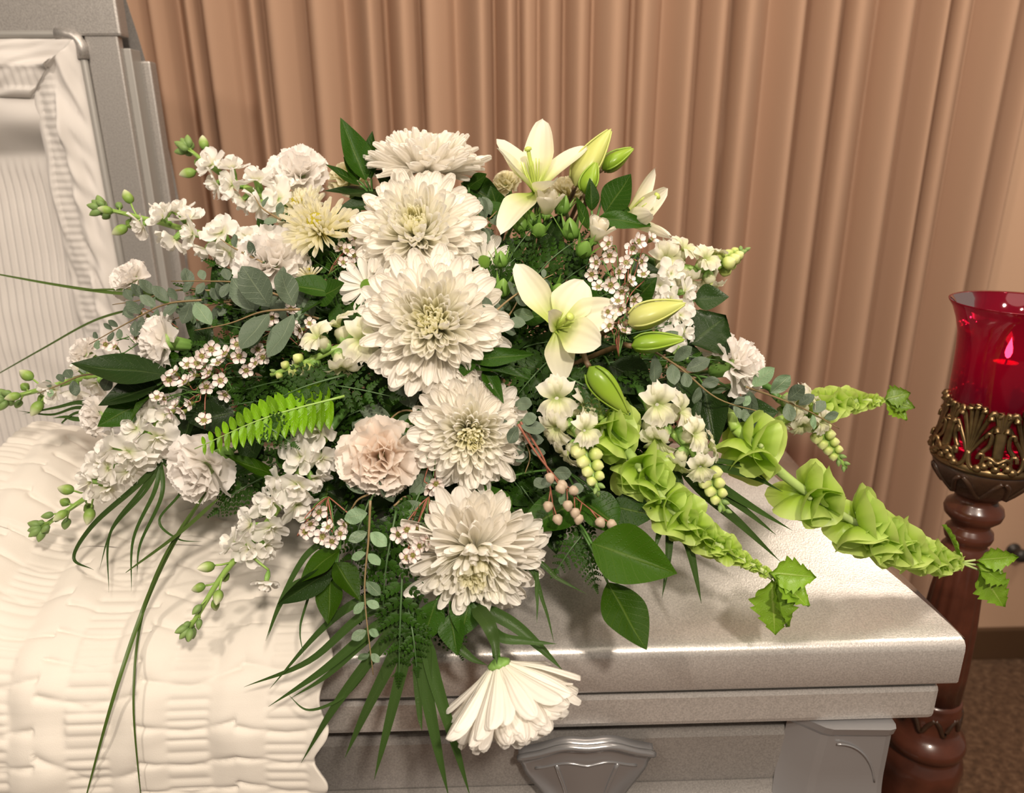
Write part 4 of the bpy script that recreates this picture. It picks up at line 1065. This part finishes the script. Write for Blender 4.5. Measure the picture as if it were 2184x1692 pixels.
def rosebud(label, px_, py_, h, f, dz, seed, white=False):
    r = random.Random(seed); A = face(*f); pos = at(px_, py_, dz); L_ = mm(h, pos)
    o = thing('rose_bud', label, 'flower bud', pos, 'green spray rose buds')
    M_ = axis_frame(A, pos - A * L_ * .45, L_)
    link('bud', RBUD, M_, o)
    if 'white' in label.split('bud')[-1][:14]: link('bud_petals', RTIP, M_, o)
    X = A.orthogonal().normalized(); Y = A.cross(X)
    for i in range(5):
        a = i * 2 * pi / 5; e = X * cos(a) + Y * sin(a); d = (A + e * .42).normalized()
        link('sepal', SEP[1], basis(d, -e + A * .1, pos - A * L_ * .42 + e * L_ * .17, L_ * 1.1, L_ * .28, -L_ * .6), o)
    stem(o, pos - A * L_ * .45, -A, .0018, 'stem_green', tgt=ROOTR + V((r.uniform(-.03, .03), 0, r.uniform(-.02, .02))))
for (lb_, x, y, h, f) in [('green rose bud left of the opening spray rose, under the drooping lily petal', 1110, 478, 46, (-.35, .85, .4)), ('round green rose bud directly below the opening spray rose', 1150, 490, 42, (0, .3, .95)), ('small green rose bud behind the leftmost one', 1132, 468, 40, (-.2, .9, .2)), ('green rose bud midway between the two white spray roses', 1217, 490, 50, (-.1, .8, .5)), ('green rose bud under the right-hand spray rose', 1246, 532, 46, (.2, .5, .8)), ('slim rose bud showing white beside the long lily bud', 1200, 440, 44, (.3, .9, .2)), ('green rose bud above the camera-facing lily', 1192, 618, 40, (.2, .3, .9)), ('green rose bud beside the hidden daisy', 1068, 555, 40, (0, .8, .5)), ('green rose bud low beside the largest chrysanthemum', 1072, 615, 46, (.1, .7, .6))]:
    rosebud(lb_, x, y, h, f, .012 if x < 1140 and y < 500 else -.005, 1)

# ---- waxflower
WAXP = [pshape('petal', 'wax_petal', .55, .6, .12, .18, 4, 4, .0, i) for i in range(1)]
def waxm():
    vs_, fs, ts, ss = [], [], [], []
    for k in range(5):
        a = 2 * pi * k / 5
        for i in range(5):
            for j in range(5):
                u, v = i / 4, j / 2 - 1
                w_ = .4 + .6 * sstep(u / .55); w_ *= sqrt(max(0.03, 1 - max(0, (u - .5) / .5) ** 2.2))
                x = .28 + .72 * u; y = .42 * v * w_; z = .30 * u * u + .16 * v * v - .02
                vs_.append((x * cos(a) - y * sin(a), x * sin(a) + y * cos(a), z)); ts.append(u); ss.append(v)
        b0 = k * 25
        fs += [(b0 + i * 5 + j, b0 + i * 5 + j + 1, b0 + (i + 1) * 5 + j + 1, b0 + (i + 1) * 5 + j) for i in range(4) for j in range(4)]
    return mk('floret', vs_, fs, 'wax_petal', ts, ss)
WAX = waxm()
WCUP = lathe('cup', [(.04, -.75), (.16, -.6), (.34, -.15), (.38, .05), (.30, .02), (.10, -.05), (.07, .12), (0, .13)], 12, 'wax_cup')
def wax(label, cx, cy, spots, rpx, dz, seed, root, f=(0, .2, 1), stemmat='stem_red'):
    r = random.Random(seed); root_ = at(*root, dz + .015)
    o = thing('waxflower_sprig', label, 'flower', root_, 'waxflower sprigs')
    for (x, y) in spots:
        p = at(x, y, dz + r.uniform(-.008, .008)); A = face(f[0] + r.uniform(-1.1, 1.1), f[1] + r.uniform(-1.0, .9), f[2]); R = mm(rpx, p) * r.uniform(.85, 1.12)
        fl_ = link('floret', WAX, axis_frame(A, p, R, r.uniform(0, 6)), o); link('cup', WCUP, axis_frame(A, p, R), fl_)
        q = p - A * R * .75
        tube('twig', catmull([q, q - A * R * .8, q.lerp(root_, .6) + V((0, 0, .004)), root_], 3), .0007, stemmat if r.random() < .5 else 'stem_green', o, 4)
        for _ in range(2):
            a = q.lerp(root_, r.uniform(.15, .6)); b_ = a + face(r.uniform(-1, 1), r.uniform(-1, 1), .5) * .014
            tube('needle', [a, a.lerp(b_, .5), b_], lambda t: .0007 * (1 - .8 * t), 'stem_green', o, 4)
    return o
wax('waxflower sprig with pink-white florets right of the spray roses', 0, 0, [(1300, 545), (1272, 560), (1335, 560), (1320, 580), (1368, 558), (1372, 585), (1350, 530), (1298, 520), (1262, 585), (1276, 612), (1302, 608), (1326, 622), (1345, 600), (1390, 510), (1362, 515)], 17, -.02, 701, (1330, 660))
wax('waxflower sprig between the camera-facing lily and the lily buds', 0, 0, [(1352, 640), (1330, 705), (1300, 695), (1348, 682), (1296, 665), (1325, 660), (1318, 642)], 16, -.035, 702, (1320, 760))
wax('dense waxflower sprig above the sword fern on the left', 0, 0, [(372, 795), (400, 778), (430, 760), (446, 795), (470, 812), (415, 800), (395, 815), (450, 745), (480, 755), (360, 810), (480, 842), (440, 825), (420, 775), (465, 775)], 18, -.01, 703, (480, 800))
wax('waxflower sprig left of the pale snapdragon', 0, 0, [(520, 735), (550, 745), (545, 775), (510, 760), (560, 762), (540, 720), (525, 790), (505, 735)], 17, -.015, 704, (600, 740))
wax('waxflower sprig beside the small spider chrysanthemum', 0, 0, [(755, 490), (760, 508), (740, 535), (755, 545), (728, 530), (732, 560), (752, 565), (765, 475)], 16, .005, 705, (700, 590))
wax('waxflower sprig left of the hanging eucalyptus, below the stock', 0, 0, [(680, 1092), (662, 1118), (700, 1125), (688, 1145), (725, 1138), (708, 1155), (650, 1135), (735, 1120)], 18, -.02, 706, (700, 1060))
wax('waxflower sprig tucked left of the nodding chrysanthemum', 0, 0, [(868, 1130), (850, 1140), (890, 1128), (905, 1145), (880, 1185), (868, 1190), (912, 1155), (895, 1165)], 18, -.02, 707, (915, 1060))
wax('waxflower sprig under the silvery eucalyptus', 0, 0, [(565, 690), (580, 678), (620, 660), (640, 705), (625, 695), (660, 690)], 16, 0, 708, (640, 740))
wax('waxflower sprig drooping below the broad dark leaf', 0, 0, [(350, 850), (375, 865), (405, 862), (365, 880), (390, 880), (335, 848), (435, 897)], 17, -.015, 709, (440, 840))
wax('single waxflower floret hanging under the swept chrysanthemum', 0, 0, [(930, 1032), (918, 1040)], 19, -.01, 710, (925, 960), (0, -.6, .7))
wax('waxflower florets between daisy and largest chrysanthemum', 0, 0, [(812, 628), (838, 592), (850, 612), (800, 640)], 17, -.005, 711, (830, 680))
wax('waxflower sprig among the eucalyptus at the far left', 0, 0, [(300, 668), (312, 672), (285, 705), (290, 720), (245, 740), (225, 735)], 14, .01, 712, (380, 700))

# ---- leaves
def leafm(name, mat, peak=.42, fold=.16, bend=-.12, wave=.02, seed=0, tip=1.5, nu=14, nv=8):
    r = random.Random(seed); p = r.uniform(0, 6)
    def f(u, v):
        w_ = sin(pi * .5 * min(1, u / peak)) ** .75 if u < peak else max(0, 1 - ((u - peak) / (1 - peak)) ** tip)
        if u < .001: w_ = .03
        return (u, .5 * v * w_, fold * abs(v) * w_ * .45 + bend * u * u + wave * sin(u * 7 + v * 3 + p) * w_)
    return grid(name, f, nu, nv, mat)
LEAF = {m_: [leafm('leaf', m_, pk, fo_, be, .02, i, tp) for i, (pk, fo_, be, tp) in enumerate([(.42, .16, -.10, 1.5), (.40, .22, -.22, 1.6), (.45, .10, .06, 1.5), (.38, .28, -.05, 1.4)])] for m_ in ('salal', 'salal_bright', 'salal_dark')}
BIGSER = serr('leaf', 'salal_dark', 14, 1.0, .10)
def sprig(label, leaves, root, dz=0, mat='salal', group='glossy leaf sprigs', name='leaf_sprig'):
    rt = at(*root, dz + .03)
    o = thing(name, label, 'leaf', rt, group)
    for i, L_ in enumerate(leaves):
        x0, y0, x1, y1, wd = L_[:5]; ro = L_[5] if len(L_) > 5 else rnd.uniform(-.4, .4); dt = L_[6] if len(L_) > 6 else -.012
        mt = L_[7] if len(L_) > 7 else mat
        a = at(x0, y0, dz); b_ = P(x1, y1, (a - CAM).dot(FW) + dt)
        while b_.z < surf(b_) + .004: b_ = b_ - (b_ - CAM).normalized() * .006
        me = BIGSER if mt == 'ser' else LEAF[mt][(i + len(label)) % 4]
        leaf_between('leaf', me, a, b_, mm(wd, a), o, roll=ro)
        tube('leaf_stalk', catmull([a, a.lerp(rt, .5) + V((0, 0, .004)), rt], 3), .0013, 'stem_green', o, 5)
    stem(o, rt, (FC - rt).normalized(), .0025, 'stem_dark')
    return o
sprig('sprig of upright green leaves left of the top chrysanthemum', [(780, 385, 727, 248, 62, .2), (792, 382, 788, 278, 48, -.5), (765, 385, 738, 332, 34, .3), (768, 396, 692, 354, 32, .4)], (795, 430), .01)
sprig('broad dark leaves under the top left carnation', [(830, 415, 690, 415, 62, .5), (800, 440, 715, 445, 50, .2), (840, 400, 800, 360, 50)], (850, 450), .03, 'salal_dark')
sprig('leaves showing right of the top chrysanthemum', [(985, 390, 1080, 440, 66, .3), (1000, 400, 1040, 372, 40), (1040, 430, 1075, 480, 50)], (1000, 450), .03)
sprig('glossy green leaves beside the right-hand lily', [(1290, 455, 1348, 373, 78, -.2), (1284, 425, 1345, 450, 42, .5), (1275, 465, 1395, 478, 40, .3), (1262, 450, 1262, 380, 32), (1255, 490, 1225, 420, 34)], (1265, 510), -.01)
sprig('bright leaves below the large white carnation', [(712, 628, 598, 590, 60, .25), (672, 642, 738, 606, 74, -.2), (690, 640, 640, 668, 28, .3)], (720, 660), -.005)
sprig('leaves between snapdragon and largest chrysanthemum', [(722, 640, 765, 735, 70, .1), (745, 650, 795, 715, 66, -.3), (735, 690, 790, 720, 56), (790, 640, 780, 690, 56)], (760, 640), .02)
sprig('broad wet dark leaves at the left over the cloth crest', [(362, 800, 154, 784, 90, .35), (335, 822, 206, 862, 78, .2), (305, 858, 205, 908, 64, -.3, -.02, 'salal'), (332, 838, 270, 886, 24, .4, -.03, 'salal_bright')], (390, 810), -.005, 'salal_dark')
sprig('two large heart-shaped leaves lying on the silver lid', [(1262, 1160, 1442, 1218, 128, .15, -.03), (1296, 1243, 1376, 1390, 104, -.25, -.03)], (1225, 1110), -.01, 'salal_bright')
sprig('broad leaves curling above the lid, below the reddish seed twigs', [(1262, 1062, 1096, 1128, 100, .3), (1235, 1065, 1345, 1128, 92, -.2), (1300, 1080, 1400, 1100, 80, .2), (1030, 1035, 1062, 1160, 110, .2, -.01, 'salal')], (1200, 1000), .015)
sprig('rounded leaf behind the swept chrysanthemum', [(885, 1005, 925, 848, 122, .1)], (880, 1020), .02)
sprig('large dark toothed leaf at the right edge behind the lily buds', [(1470, 740, 1548, 668, 150, -.1, 0, 'ser'), (1480, 640, 1555, 632, 60, .2)], (1440, 740), .05, 'salal_dark')
sprig('dark pointed leaves below the right-hand carnation', [(1540, 890, 1660, 880, 84, .2), (1500, 820, 1528, 955, 84, .3), (1430, 790, 1495, 905, 90, -.3), (1560, 830, 1540, 930, 60)], (1470, 800), .02, 'salal_dark')
sprig('narrow leaves right of the largest chrysanthemum', [(1003, 770, 1138, 752, 42, .2), (1005, 788, 1132, 790, 34, -.4), (1000, 765, 990, 805, 40), (1030, 790, 1075, 860, 36)], (990, 770), -.01)
sprig('tuft of green leaves hanging beside the eucalyptus at the lower left', [(725, 1172, 634, 1238, 62, .4), (718, 1208, 588, 1300, 50, -.5, -.012, 'salal_dark'), (705, 1225, 702, 1332, 62, .2), (715, 1200, 768, 1280, 58, -.4)], (730, 1150), -.01, 'salal_bright')
sprig('long pale leaf curling left of the blush carnation', [(600, 1020, 476, 975, 42, .6), (590, 960, 660, 1000, 60, .1, 0, 'salal')], (630, 1000), .0, 'salal_bright')
sprig('leaves between the white stock and the sword fern', [(420, 860, 370, 960, 60, .3), (440, 900, 390, 830, 70, -.2), (500, 880, 400, 900, 80)], (470, 880), .02, 'salal_dark')
sprig('dark leaves in the gap above the snapdragons', [(1240, 790, 1320, 830, 70), (1300, 780, 1400, 830, 90, .2), (1350, 830, 1440, 870, 60), (1390, 940, 1345, 910, 40, .2, 0, 'salal_bright')], (1280, 760), .04, 'salal_dark')
sprig('green leaf tips under the nodding chrysanthemum', [(960, 1310, 975, 1400, 60, .2), (1000, 1280, 985, 1360, 70, -.2), (930, 1280, 900, 1380, 60)], (960, 1260), .0, 'salal')

# ---- ferns
def pinna_mesh(mat, lobes=7, seed=0):
    vs_, fs, ts, ss = [], [], [], []
    def add(a, b_, w_, z):
        d = (b_ - a); n_ = V((-d.y, d.x, 0)).normalized() * w_
        base = len(vs_)
        for q, s_ in ((a, 0), (a.lerp(b_, .35) + n_, -1), (a.lerp(b_, .45), 0), (a.lerp(b_, .35) - n_, 1), (a.lerp(b_, .75) + n_ * .7, -1), (a.lerp(b_, .75) - n_ * .7, 1), (b_, 0)):
            vs_.append((q.x, q.y, z - .06 * (q.y / .3) ** 2 + (.02 if s_ == 0 else 0))); ts.append(min(1, q.x)); ss.append(float(s_))
        fs.extend([(base, base + 1, base + 2), (base, base + 2, base + 3), (base + 1, base + 4, base + 2), (base + 2, base + 5, base + 3), (base + 2, base + 4, base + 6), (base + 2, base + 6, base + 5)])
    for i in range(lobes):
        t = (i + .5) / lobes; l = .34 * (1 - .66 * t) 
        for s_ in (-1, 1):
            a = V((t * .95, 0, 0)); b_ = V((t * .95 + l * .75, s_ * l * .8, 0)); add(a, b_, l * .33, -.10 * t * t)
    add(V((.78, 0, 0)), V((1.02, 0, 0)), .045, -.08)
    b0 = len(vs_)
    for q in ((0, -.012), (0, .012), (.9, -.006), (.9, .006)): vs_.append((q[0], q[1], .012 - .10 * q[0] ** 2)); ts.append(q[0]); ss.append(0.0)
    fs.append((b0, b0 + 2, b0 + 3, b0 + 1))
    return mk('pinna', vs_, fs, mat, ts, ss)
PIN = [pinna_mesh('fern_dark', 4), pinna_mesh('fern_dark', 5)]
SWP = leafm('pinna', 'fern_bright', .22, .10, -.12, .02, 5, 3.0, 10, 6)
def fern(label, p0, p1, wpx, dz, np_, roll=0.0, kind='leather', d1=-.01, group='dark fern fronds', bow=.01):
    a = at(*p0, dz); b_ = P(*p1, (a - CAM).dot(FW) + d1)
    while b_.z < surf(b_) + .004: b_ = b_ - (b_ - CAM).normalized() * .006
    d = b_ - a; n_ = -FW * .8 + V((0, 0, .55)); n_ = Matrix.Rotation(roll, 3, d.normalized()) @ n_
    n_ = (n_ - d.normalized() * n_.dot(d.normalized())).normalized(); s_ = n_.cross(d.normalized())
    pts = catmull([a, a.lerp(b_, .5) + n_ * bow, b_], 6)
    o = thing('sword_fern_frond' if kind == 'sword' else 'fern_frond', label, 'fern', a, group)
    tube('rachis', pts, lambda t: .0014 - .0009 * t, 'stem_dark' if kind != 'sword' else 'stem_pale', o, 5)
    W_ = mm(wpx / 2, a)
    for i in range(np_):
        np_ = np_ if kind == 'sword' else min(np_, 8)
        if i >= np_: break
        t = .10 + .88 * i / np_; p, dd = along(pts, t)
        l = W_ * ((1 - t) ** .75 * (.45 + .55 * min(1, t * 4)) if kind != 'sword' else (1 - .75 * t ** 2))
        for q in (-1, 1):
            if kind == 'sword':
                e = (s_ * q + dd * .25).normalized(); link('pinna', SWP, basis(e, n_ + s_ * q * .2 + dd * .25, p, l, l * .40, l), o)
            else:
                e = (s_ * q + dd * .75).normalized(); link('pinna', PIN[i % 2], basis(e, n_ + s_ * rnd.uniform(-.3, .3), p, l * 1.3, l * .95, l), o)
    if kind != 'sword': link('pinna', PIN[1], basis(d, n_, along(pts, .86)[0], W_ * .5, W_ * .5, W_ * .4), o)
    return o
fern('bright yellow-green sword fern frond in the left centre', (735, 845), (415, 958), 138, -.015, 16, .05, 'sword', group='sword fern')
for a_ in [('dark fern frond fanning right above the sword fern', (640, 815), (862, 852), 150, .0, 12, .2),
           ('dark fern frond fanning left above the sword fern', (735, 800), (560, 868), 140, -.005, 12, -.2),
           ('dark fern frond below the pale snapdragon, spreading wide', (760, 800), (590, 800), 120, .02, 11, .1),
           ('wet-edged fern frond crossing the yellow-green lily bud', (1180, 790), (1338, 882), 130, -.005, 13, .25),
           ('lacy fern frond below the camera-facing lily', (1190, 750), (1075, 880), 190, .03, 12, -.1),
           ('lacy fern frond right of the largest chrysanthemum, pointing down', (1190, 770), (1175, 890), 170, .035, 11, .1),
           ('dark fern frond beside the down-left carnation', (560, 1020), (455, 1098), 120, .045, 12, 0),
           ('glossy dark fern tip over the middle of the sword fern', (545, 890), (635, 955), 100, -.04, 8, .2),
           ('dark fern frond lying on the lid under the broad leaves', (1270, 1110), (1178, 1232), 100, .02, 11, .1),
           ('dark fern frond on the lid behind the lowest heart-shaped leaf', (1235, 1140), (1272, 1262), 90, .02, 10, -.1),
           ('wet fern frond hanging right of the trailing eucalyptus', (845, 1090), (815, 1330), 150, .0, 14, .1),
           ('wet fern frond hanging over the casket edge, lowest of the ferns', (860, 1180), (850, 1470), 140, -.005, 15, -.1),
           ('fern frond hanging beneath the nodding chrysanthemum', (940, 1290), (985, 1400), 100, .03, 11, .15),
           ('wet fern frond between the blush carnation and the nodding chrysanthemum', (900, 1040), (850, 1200), 120, .015, 10, .1),
           ('fern frond left of the nodding chrysanthemum, above the palm blades', (850, 1150), (770, 1330), 120, .02, 12, .25),
           ('fern frond crossing the palm blades at the lid edge', (870, 1290), (890, 1440), 100, .0, 11, -.2),
           ('fern frond behind the trailing eucalyptus stem', (790, 1060), (745, 1250), 120, .02, 12, .2)]:
    fern(*a_)

# ---- eucalyptus
EUC = [leafm('leaf', m_, .52, .06, be, .03, i + 3, 2.6, 10, 6) for i, (m_, be) in enumerate([('eucalyptus', -.1), ('eucalyptus', .1), ('eucalyptus_pale', -.05)])]
SEEDB = lathe('seed_pod', [(0, 0), (.35, .1), (.5, .4), (.36, .75), (.12, 1), (0, 1.02)], 8, 'seed_tan')
def euc(label, path, dz, n, lpx, seed, stemmat='stem_tan', round_=.64, seeds=0, pale=False, side=None):
    r = random.Random(seed); key = [at(x, y, dz + .004 * i) for i, (x, y) in enumerate(path)]; pts = catmull(key, 6)
    o = thing('eucalyptus_branch', label, 'foliage', key[0], 'eucalyptus branches')
    tube('twig', pts, lambda t: .0014 - .0009 * t, stemmat, o, 5)
    for i in range(n):
        t = .08 + .9 * (i + r.uniform(-.3, .3)) / n; p, d = along(pts, max(0, t)); X = d.cross(-FW).normalized()
        for q in (-1, 1):
            if r.random() < .16: continue
            e = (X * q * r.uniform(.6, 1.1) + d * r.uniform(.2, .8) + face(0, 0, 1) * r.uniform(-.2, .7)).normalized()
            L_ = mm(lpx, p) * r.uniform(.75, 1.2) * (1 - .45 * t)
            n_ = (-FW + V((r.uniform(-.8, .8), 0, r.uniform(-.3, 1))))
            k = 2 if (pale or r.random() < .15) else r.randrange(2)
            link('leaf', EUC[k], basis(e, n_, p + e * L_ * .1, L_, L_ * round_ * r.uniform(.85, 1.1), L_), o)
    for i in range(seeds):
        t = .45 + .55 * i / seeds; p, d = along(pts, t); e = (d + face(r.uniform(-1, 1), r.uniform(-.8, .3), .3)).normalized()
        q = p + e * mm(24, p); tube('pod_stalk', [p, p.lerp(q, .5), q], .0008, stemmat, o, 4); link('seed_pod', SEEDB, axis_frame(e, q, mm(24, q)), o)
    stem(o, key[0], FW * .8 - (key[1] - key[0]).normalized() * .2, .0010, 'stem_dark', 'lower_twig', reach=.03)
for k_, a_ in enumerate([
    ('silver eucalyptus branch over the stock at the upper left', [(620, 640), (520, 605), (440, 600), (365, 600)], -.01, 6, 52),
    ('eucalyptus branch with the largest round grey leaves, left centre', [(640, 660), (560, 665), (490, 690), (415, 705)], -.03, 5, 98),
    ('small-leaved eucalyptus branch at the left behind the cloth crest', [(430, 640), (350, 650), (270, 690), (190, 735)], 0, 9, 44),
    ('eucalyptus branch beside the long grass blades on the left', [(450, 620), (370, 620), (300, 640), (240, 650)], .02, 6, 46),
    ('eucalyptus tip over the stock stem at the picture edge', [(250, 800), (180, 800), (130, 820), (80, 840)], -.03, 6, 38),
    ('two round eucalyptus leaves on the top left stock', [(600, 470), (560, 445), (542, 418)], -.03, 2, 34),
    ('eucalyptus leaves beside the large white carnation', [(560, 560), (500, 530), (470, 510)], -.03, 3, 40),
    ('trailing eucalyptus stem hanging below the blush carnation', [(790, 1068), (786, 1150), (778, 1270), (796, 1440)], -.03, 7, 48),
    ('eucalyptus branch between largest chrysanthemum and lily', [(1040, 680), (1085, 640), (1130, 610), (1180, 585)], -.02, 6, 46),
    ('dusky eucalyptus branch low beside the largest chrysanthemum', [(1030, 720), (1070, 690), (1100, 650), (1110, 610)], .01, 6, 52),
    ('eucalyptus branch crossing under the right-hand carnation', [(1370, 735), (1450, 785), (1530, 850), (1625, 880)], -.02, 7, 54),
    ('eucalyptus branch at the right end above the bells stem', [(1590, 825), (1660, 850), (1730, 880), (1790, 915)], -.01, 6, 54),
    ('grey eucalyptus leaves below the blush carnation', [(840, 1080), (870, 1060), (910, 1100), (930, 1130)], .01, 4, 70),
    ('eucalyptus leaves left of the trailing stem', [(800, 1050), (760, 1070), (740, 1120), (735, 1180)], .01, 4, 80),
    ('eucalyptus sprig behind the blush carnation, upper side', [(900, 880), (850, 880), (790, 940), (750, 960)], .02, 4, 70),
    ('eucalyptus leaves right of the second chrysanthemum', [(1000, 500), (1040, 470), (1060, 450)], .02, 4, 56),
    ('dense small-leaved eucalyptus in the gap above the left carnation', [(520, 640), (450, 650), (400, 670), (350, 690)], .02, 8, 44),
    ('eucalyptus branch under the large white carnation', [(660, 640), (600, 650), (540, 640), (500, 620)], .01, 6, 56),
    ('eucalyptus leaves above the pale snapdragon', [(680, 680), (630, 670), (590, 700), (560, 720)], .015, 5, 54),
    ('eucalyptus leaves hanging right of the swept chrysanthemum', [(1090, 850), (1110, 920), (1130, 970), (1120, 1010)], .0, 4, 50)]):
    euc(*a_, 800 + k_, pale=(k_ == 7))
euc('reddish eucalyptus twig with tan seed pods pointing down at the lid', [(1105, 905), (1150, 975), (1215, 1050), (1292, 1112)], -.02, 3, 46, 830, 'stem_red', .7, 7)
euc('reddish twig with seed pods beside the drooping snapdragon', [(1110, 900), (1160, 980), (1175, 1050), (1182, 1105)], -.015, 2, 44, 831, 'stem_red', .8, 4)

# ---- palm and grass blades
def ribbon(name, key, w0, mat, parent, nrm=None, fold=.35, taper=1.0, k=8):
    pts = catmull(key, k); m_ = len(pts); o_ = WM[parent.name].translation if parent else V((0, 0, 0))
    vs_, ts, ss, fs = [], [], [], []
    for i, p in enumerate(pts):
        t = i / (m_ - 1); d = (pts[min(i + 1, m_ - 1)] - pts[max(0, i - 1)]).normalized()
        n_ = nrm or (-FW * .8 + V((0, 0, .5))); n_ = (n_ - d * n_.dot(d)).normalized(); s_ = n_.cross(d)
        w_ = w0 * min(1, .35 + t * 4) * max(.02, (1 - t ** 2.2)) ** taper
        for v in (-1, -.5, 0, .5, 1):
            vs_.append(p - o_ + s_ * (v * w_ * .5) + n_ * (abs(v) * w_ * fold * .5)); ts.append(t); ss.append(v)
    for i in range(m_ - 1):
        for j in range(4): fs.append((i * 5 + j, i * 5 + j + 1, (i + 1) * 5 + j + 1, (i + 1) * 5 + j))
    return link(name, mk(name, vs_, fs, mat, ts, ss), Matrix.Translation(o_), parent)
def palm(label, root, dzr, blades, group='palm fronds'):
    rt = at(*root, dzr); o = thing('palm_frond', label, 'palm frond', rt, group)
    for B in blades:
        pxs, wd = B[0], B[1]; zz = B[2] if len(B) > 2 else 0
        key = [rt] + [at(x, y, zz - .004 * i, .006) for i, (x, y) in enumerate(pxs)]
        ribbon('blade', key, mm(wd, rt), 'palm', o)
    stem(o, rt, (FC - rt).normalized(), .003, 'stem_dark')
palm('long palm blades fanning over the casket front, lower left of the spray', (890, 1285), .01, [
    ([(800, 1340), (690, 1430), (572, 1508)], 26), ([(780, 1310), (660, 1410), (520, 1466)], 22), ([(820, 1370), (720, 1500), (642, 1628)], 30), ([(840, 1400), (780, 1520), (735, 1618)], 30),
    ([(860, 1420), (825, 1560), (798, 1664)], 28), ([(780, 1280), (690, 1340), (575, 1470)], 24), ([(760, 1240), (640, 1240), (600, 1290), (568, 1368)], 14), ([(790, 1360), (700, 1440), (620, 1490)], 18), ([(810, 1390), (740, 1480), (660, 1515), (612, 1480)], 10)])
palm('pair of long palm blades hanging straight down the casket front', (905, 1345), 0, [([(905, 1440), (930, 1580), (957, 1700)], 34), ([(925, 1440), (965, 1570), (1003, 1700)], 32), ([(890, 1420), (895, 1520), (900, 1560)], 20)])
palm('palm blades spreading right beneath the nodding chrysanthemum', (1010, 1290), .005, [([(1040, 1330), (1055, 1370), (1060, 1418)], 34, -.03), ([(1060, 1355), (1120, 1368), (1188, 1374)], 24, -.02), ([(1090, 1330), (1150, 1380), (1200, 1430)], 30), ([(1130, 1200), (1190, 1235), (1252, 1268)], 14), ([(1120, 1210), (1160, 1290), (1182, 1372)], 12), ([(1130, 1210), (1145, 1270), (1145, 1330)], 12), ([(960, 1350), (1000, 1400), (1040, 1420)], 26)])
palm('palm blades spreading over the lid right of the snapdragon', (1440, 980), .015, [([(1500, 1050), (1580, 1120), (1664, 1198)], 30), ([(1520, 1030), (1600, 1080), (1690, 1132)], 26), ([(1520, 1040), (1590, 1090), (1656, 1142)], 24), ([(1540, 1000), (1610, 1020), (1670, 1050)], 20), ([(1450, 1090), (1475, 1190), (1496, 1288)], 28), ([(1430, 1090), (1425, 1190), (1412, 1276)], 22), ([(1420, 1080), (1405, 1140), (1395, 1180)], 20), ([(1540, 985), (1600, 1000), (1650, 1040)], 14)])
palm('thin palm blades drooping over the cloth below the left stock', (345, 985), .01, [([(290, 1040), (200, 1120), (158, 1190), (200, 1216)], 16), ([(300, 1050), (235, 1140), (232, 1265)], 11), ([(330, 1050), (285, 1150), (280, 1262)], 11), ([(310, 1050), (240, 1130), (212, 1215)], 9), ([(345, 1060), (300, 1160), (292, 1226)], 10), ([(390, 1040), (340, 1110), (380, 1150), (432, 1156)], 7)])
palm('short palm tips on the cloth crest at the far left', (240, 890), .02, [([(180, 860), (120, 870), (48, 884)], 12), ([(170, 870), (110, 885), (35, 876)], 9), ([(170, 895), (140, 890), (112, 892)], 12), ([(170, 880), (135, 900), (136, 904)], 8)])
palm('palm blade curving beside the leaf tuft on the cloth', (700, 1150), .005, [([(650, 1190), (600, 1280), (566, 1368)], 15), ([(650, 1300), (640, 1350), (648, 1400)], 6)])
def grassb(label, pxs, wd, dz):
    key = [at(x, y, dz - .003 * i, .008) for i, (x, y) in enumerate(pxs)]
    o = ribbon('grass_blade', key, mm(wd, key[0]), 'grass', None, k=10, fold=.25, taper=.5)
    tag(o, label, 'grass blade', 'long grass blades')
grassb('longest grass blade running down the cloth to the picture bottom', [(440, 1050), (370, 1160), (310, 1290), (245, 1480), (178, 1720)], 12, .0)
grassb('thin grass blade running down the cloth beside the longest one', [(420, 1075), (345, 1200), (300, 1330), (285, 1500), (302, 1720)], 7, -.005)
grassb('pale grass blade slanting across the longest one', [(465, 1065), (380, 1140), (268, 1222)], 10, -.01)
grassb('grass blade reaching left out of the picture at lid height', [(360, 632), (240, 625), (120, 608), (-60, 575)], 9, .03)
grassb('thin grass blade just above the one leaving the picture', [(330, 620), (240, 618), (180, 618)], 6, .03)
grassb('grey blurred grass blade arching left over the cloth crest', [(300, 655), (200, 685), (90, 745), (-60, 830)], 7, .09)

# ---- foliage filling the depth of the mound
rf = random.Random(99)
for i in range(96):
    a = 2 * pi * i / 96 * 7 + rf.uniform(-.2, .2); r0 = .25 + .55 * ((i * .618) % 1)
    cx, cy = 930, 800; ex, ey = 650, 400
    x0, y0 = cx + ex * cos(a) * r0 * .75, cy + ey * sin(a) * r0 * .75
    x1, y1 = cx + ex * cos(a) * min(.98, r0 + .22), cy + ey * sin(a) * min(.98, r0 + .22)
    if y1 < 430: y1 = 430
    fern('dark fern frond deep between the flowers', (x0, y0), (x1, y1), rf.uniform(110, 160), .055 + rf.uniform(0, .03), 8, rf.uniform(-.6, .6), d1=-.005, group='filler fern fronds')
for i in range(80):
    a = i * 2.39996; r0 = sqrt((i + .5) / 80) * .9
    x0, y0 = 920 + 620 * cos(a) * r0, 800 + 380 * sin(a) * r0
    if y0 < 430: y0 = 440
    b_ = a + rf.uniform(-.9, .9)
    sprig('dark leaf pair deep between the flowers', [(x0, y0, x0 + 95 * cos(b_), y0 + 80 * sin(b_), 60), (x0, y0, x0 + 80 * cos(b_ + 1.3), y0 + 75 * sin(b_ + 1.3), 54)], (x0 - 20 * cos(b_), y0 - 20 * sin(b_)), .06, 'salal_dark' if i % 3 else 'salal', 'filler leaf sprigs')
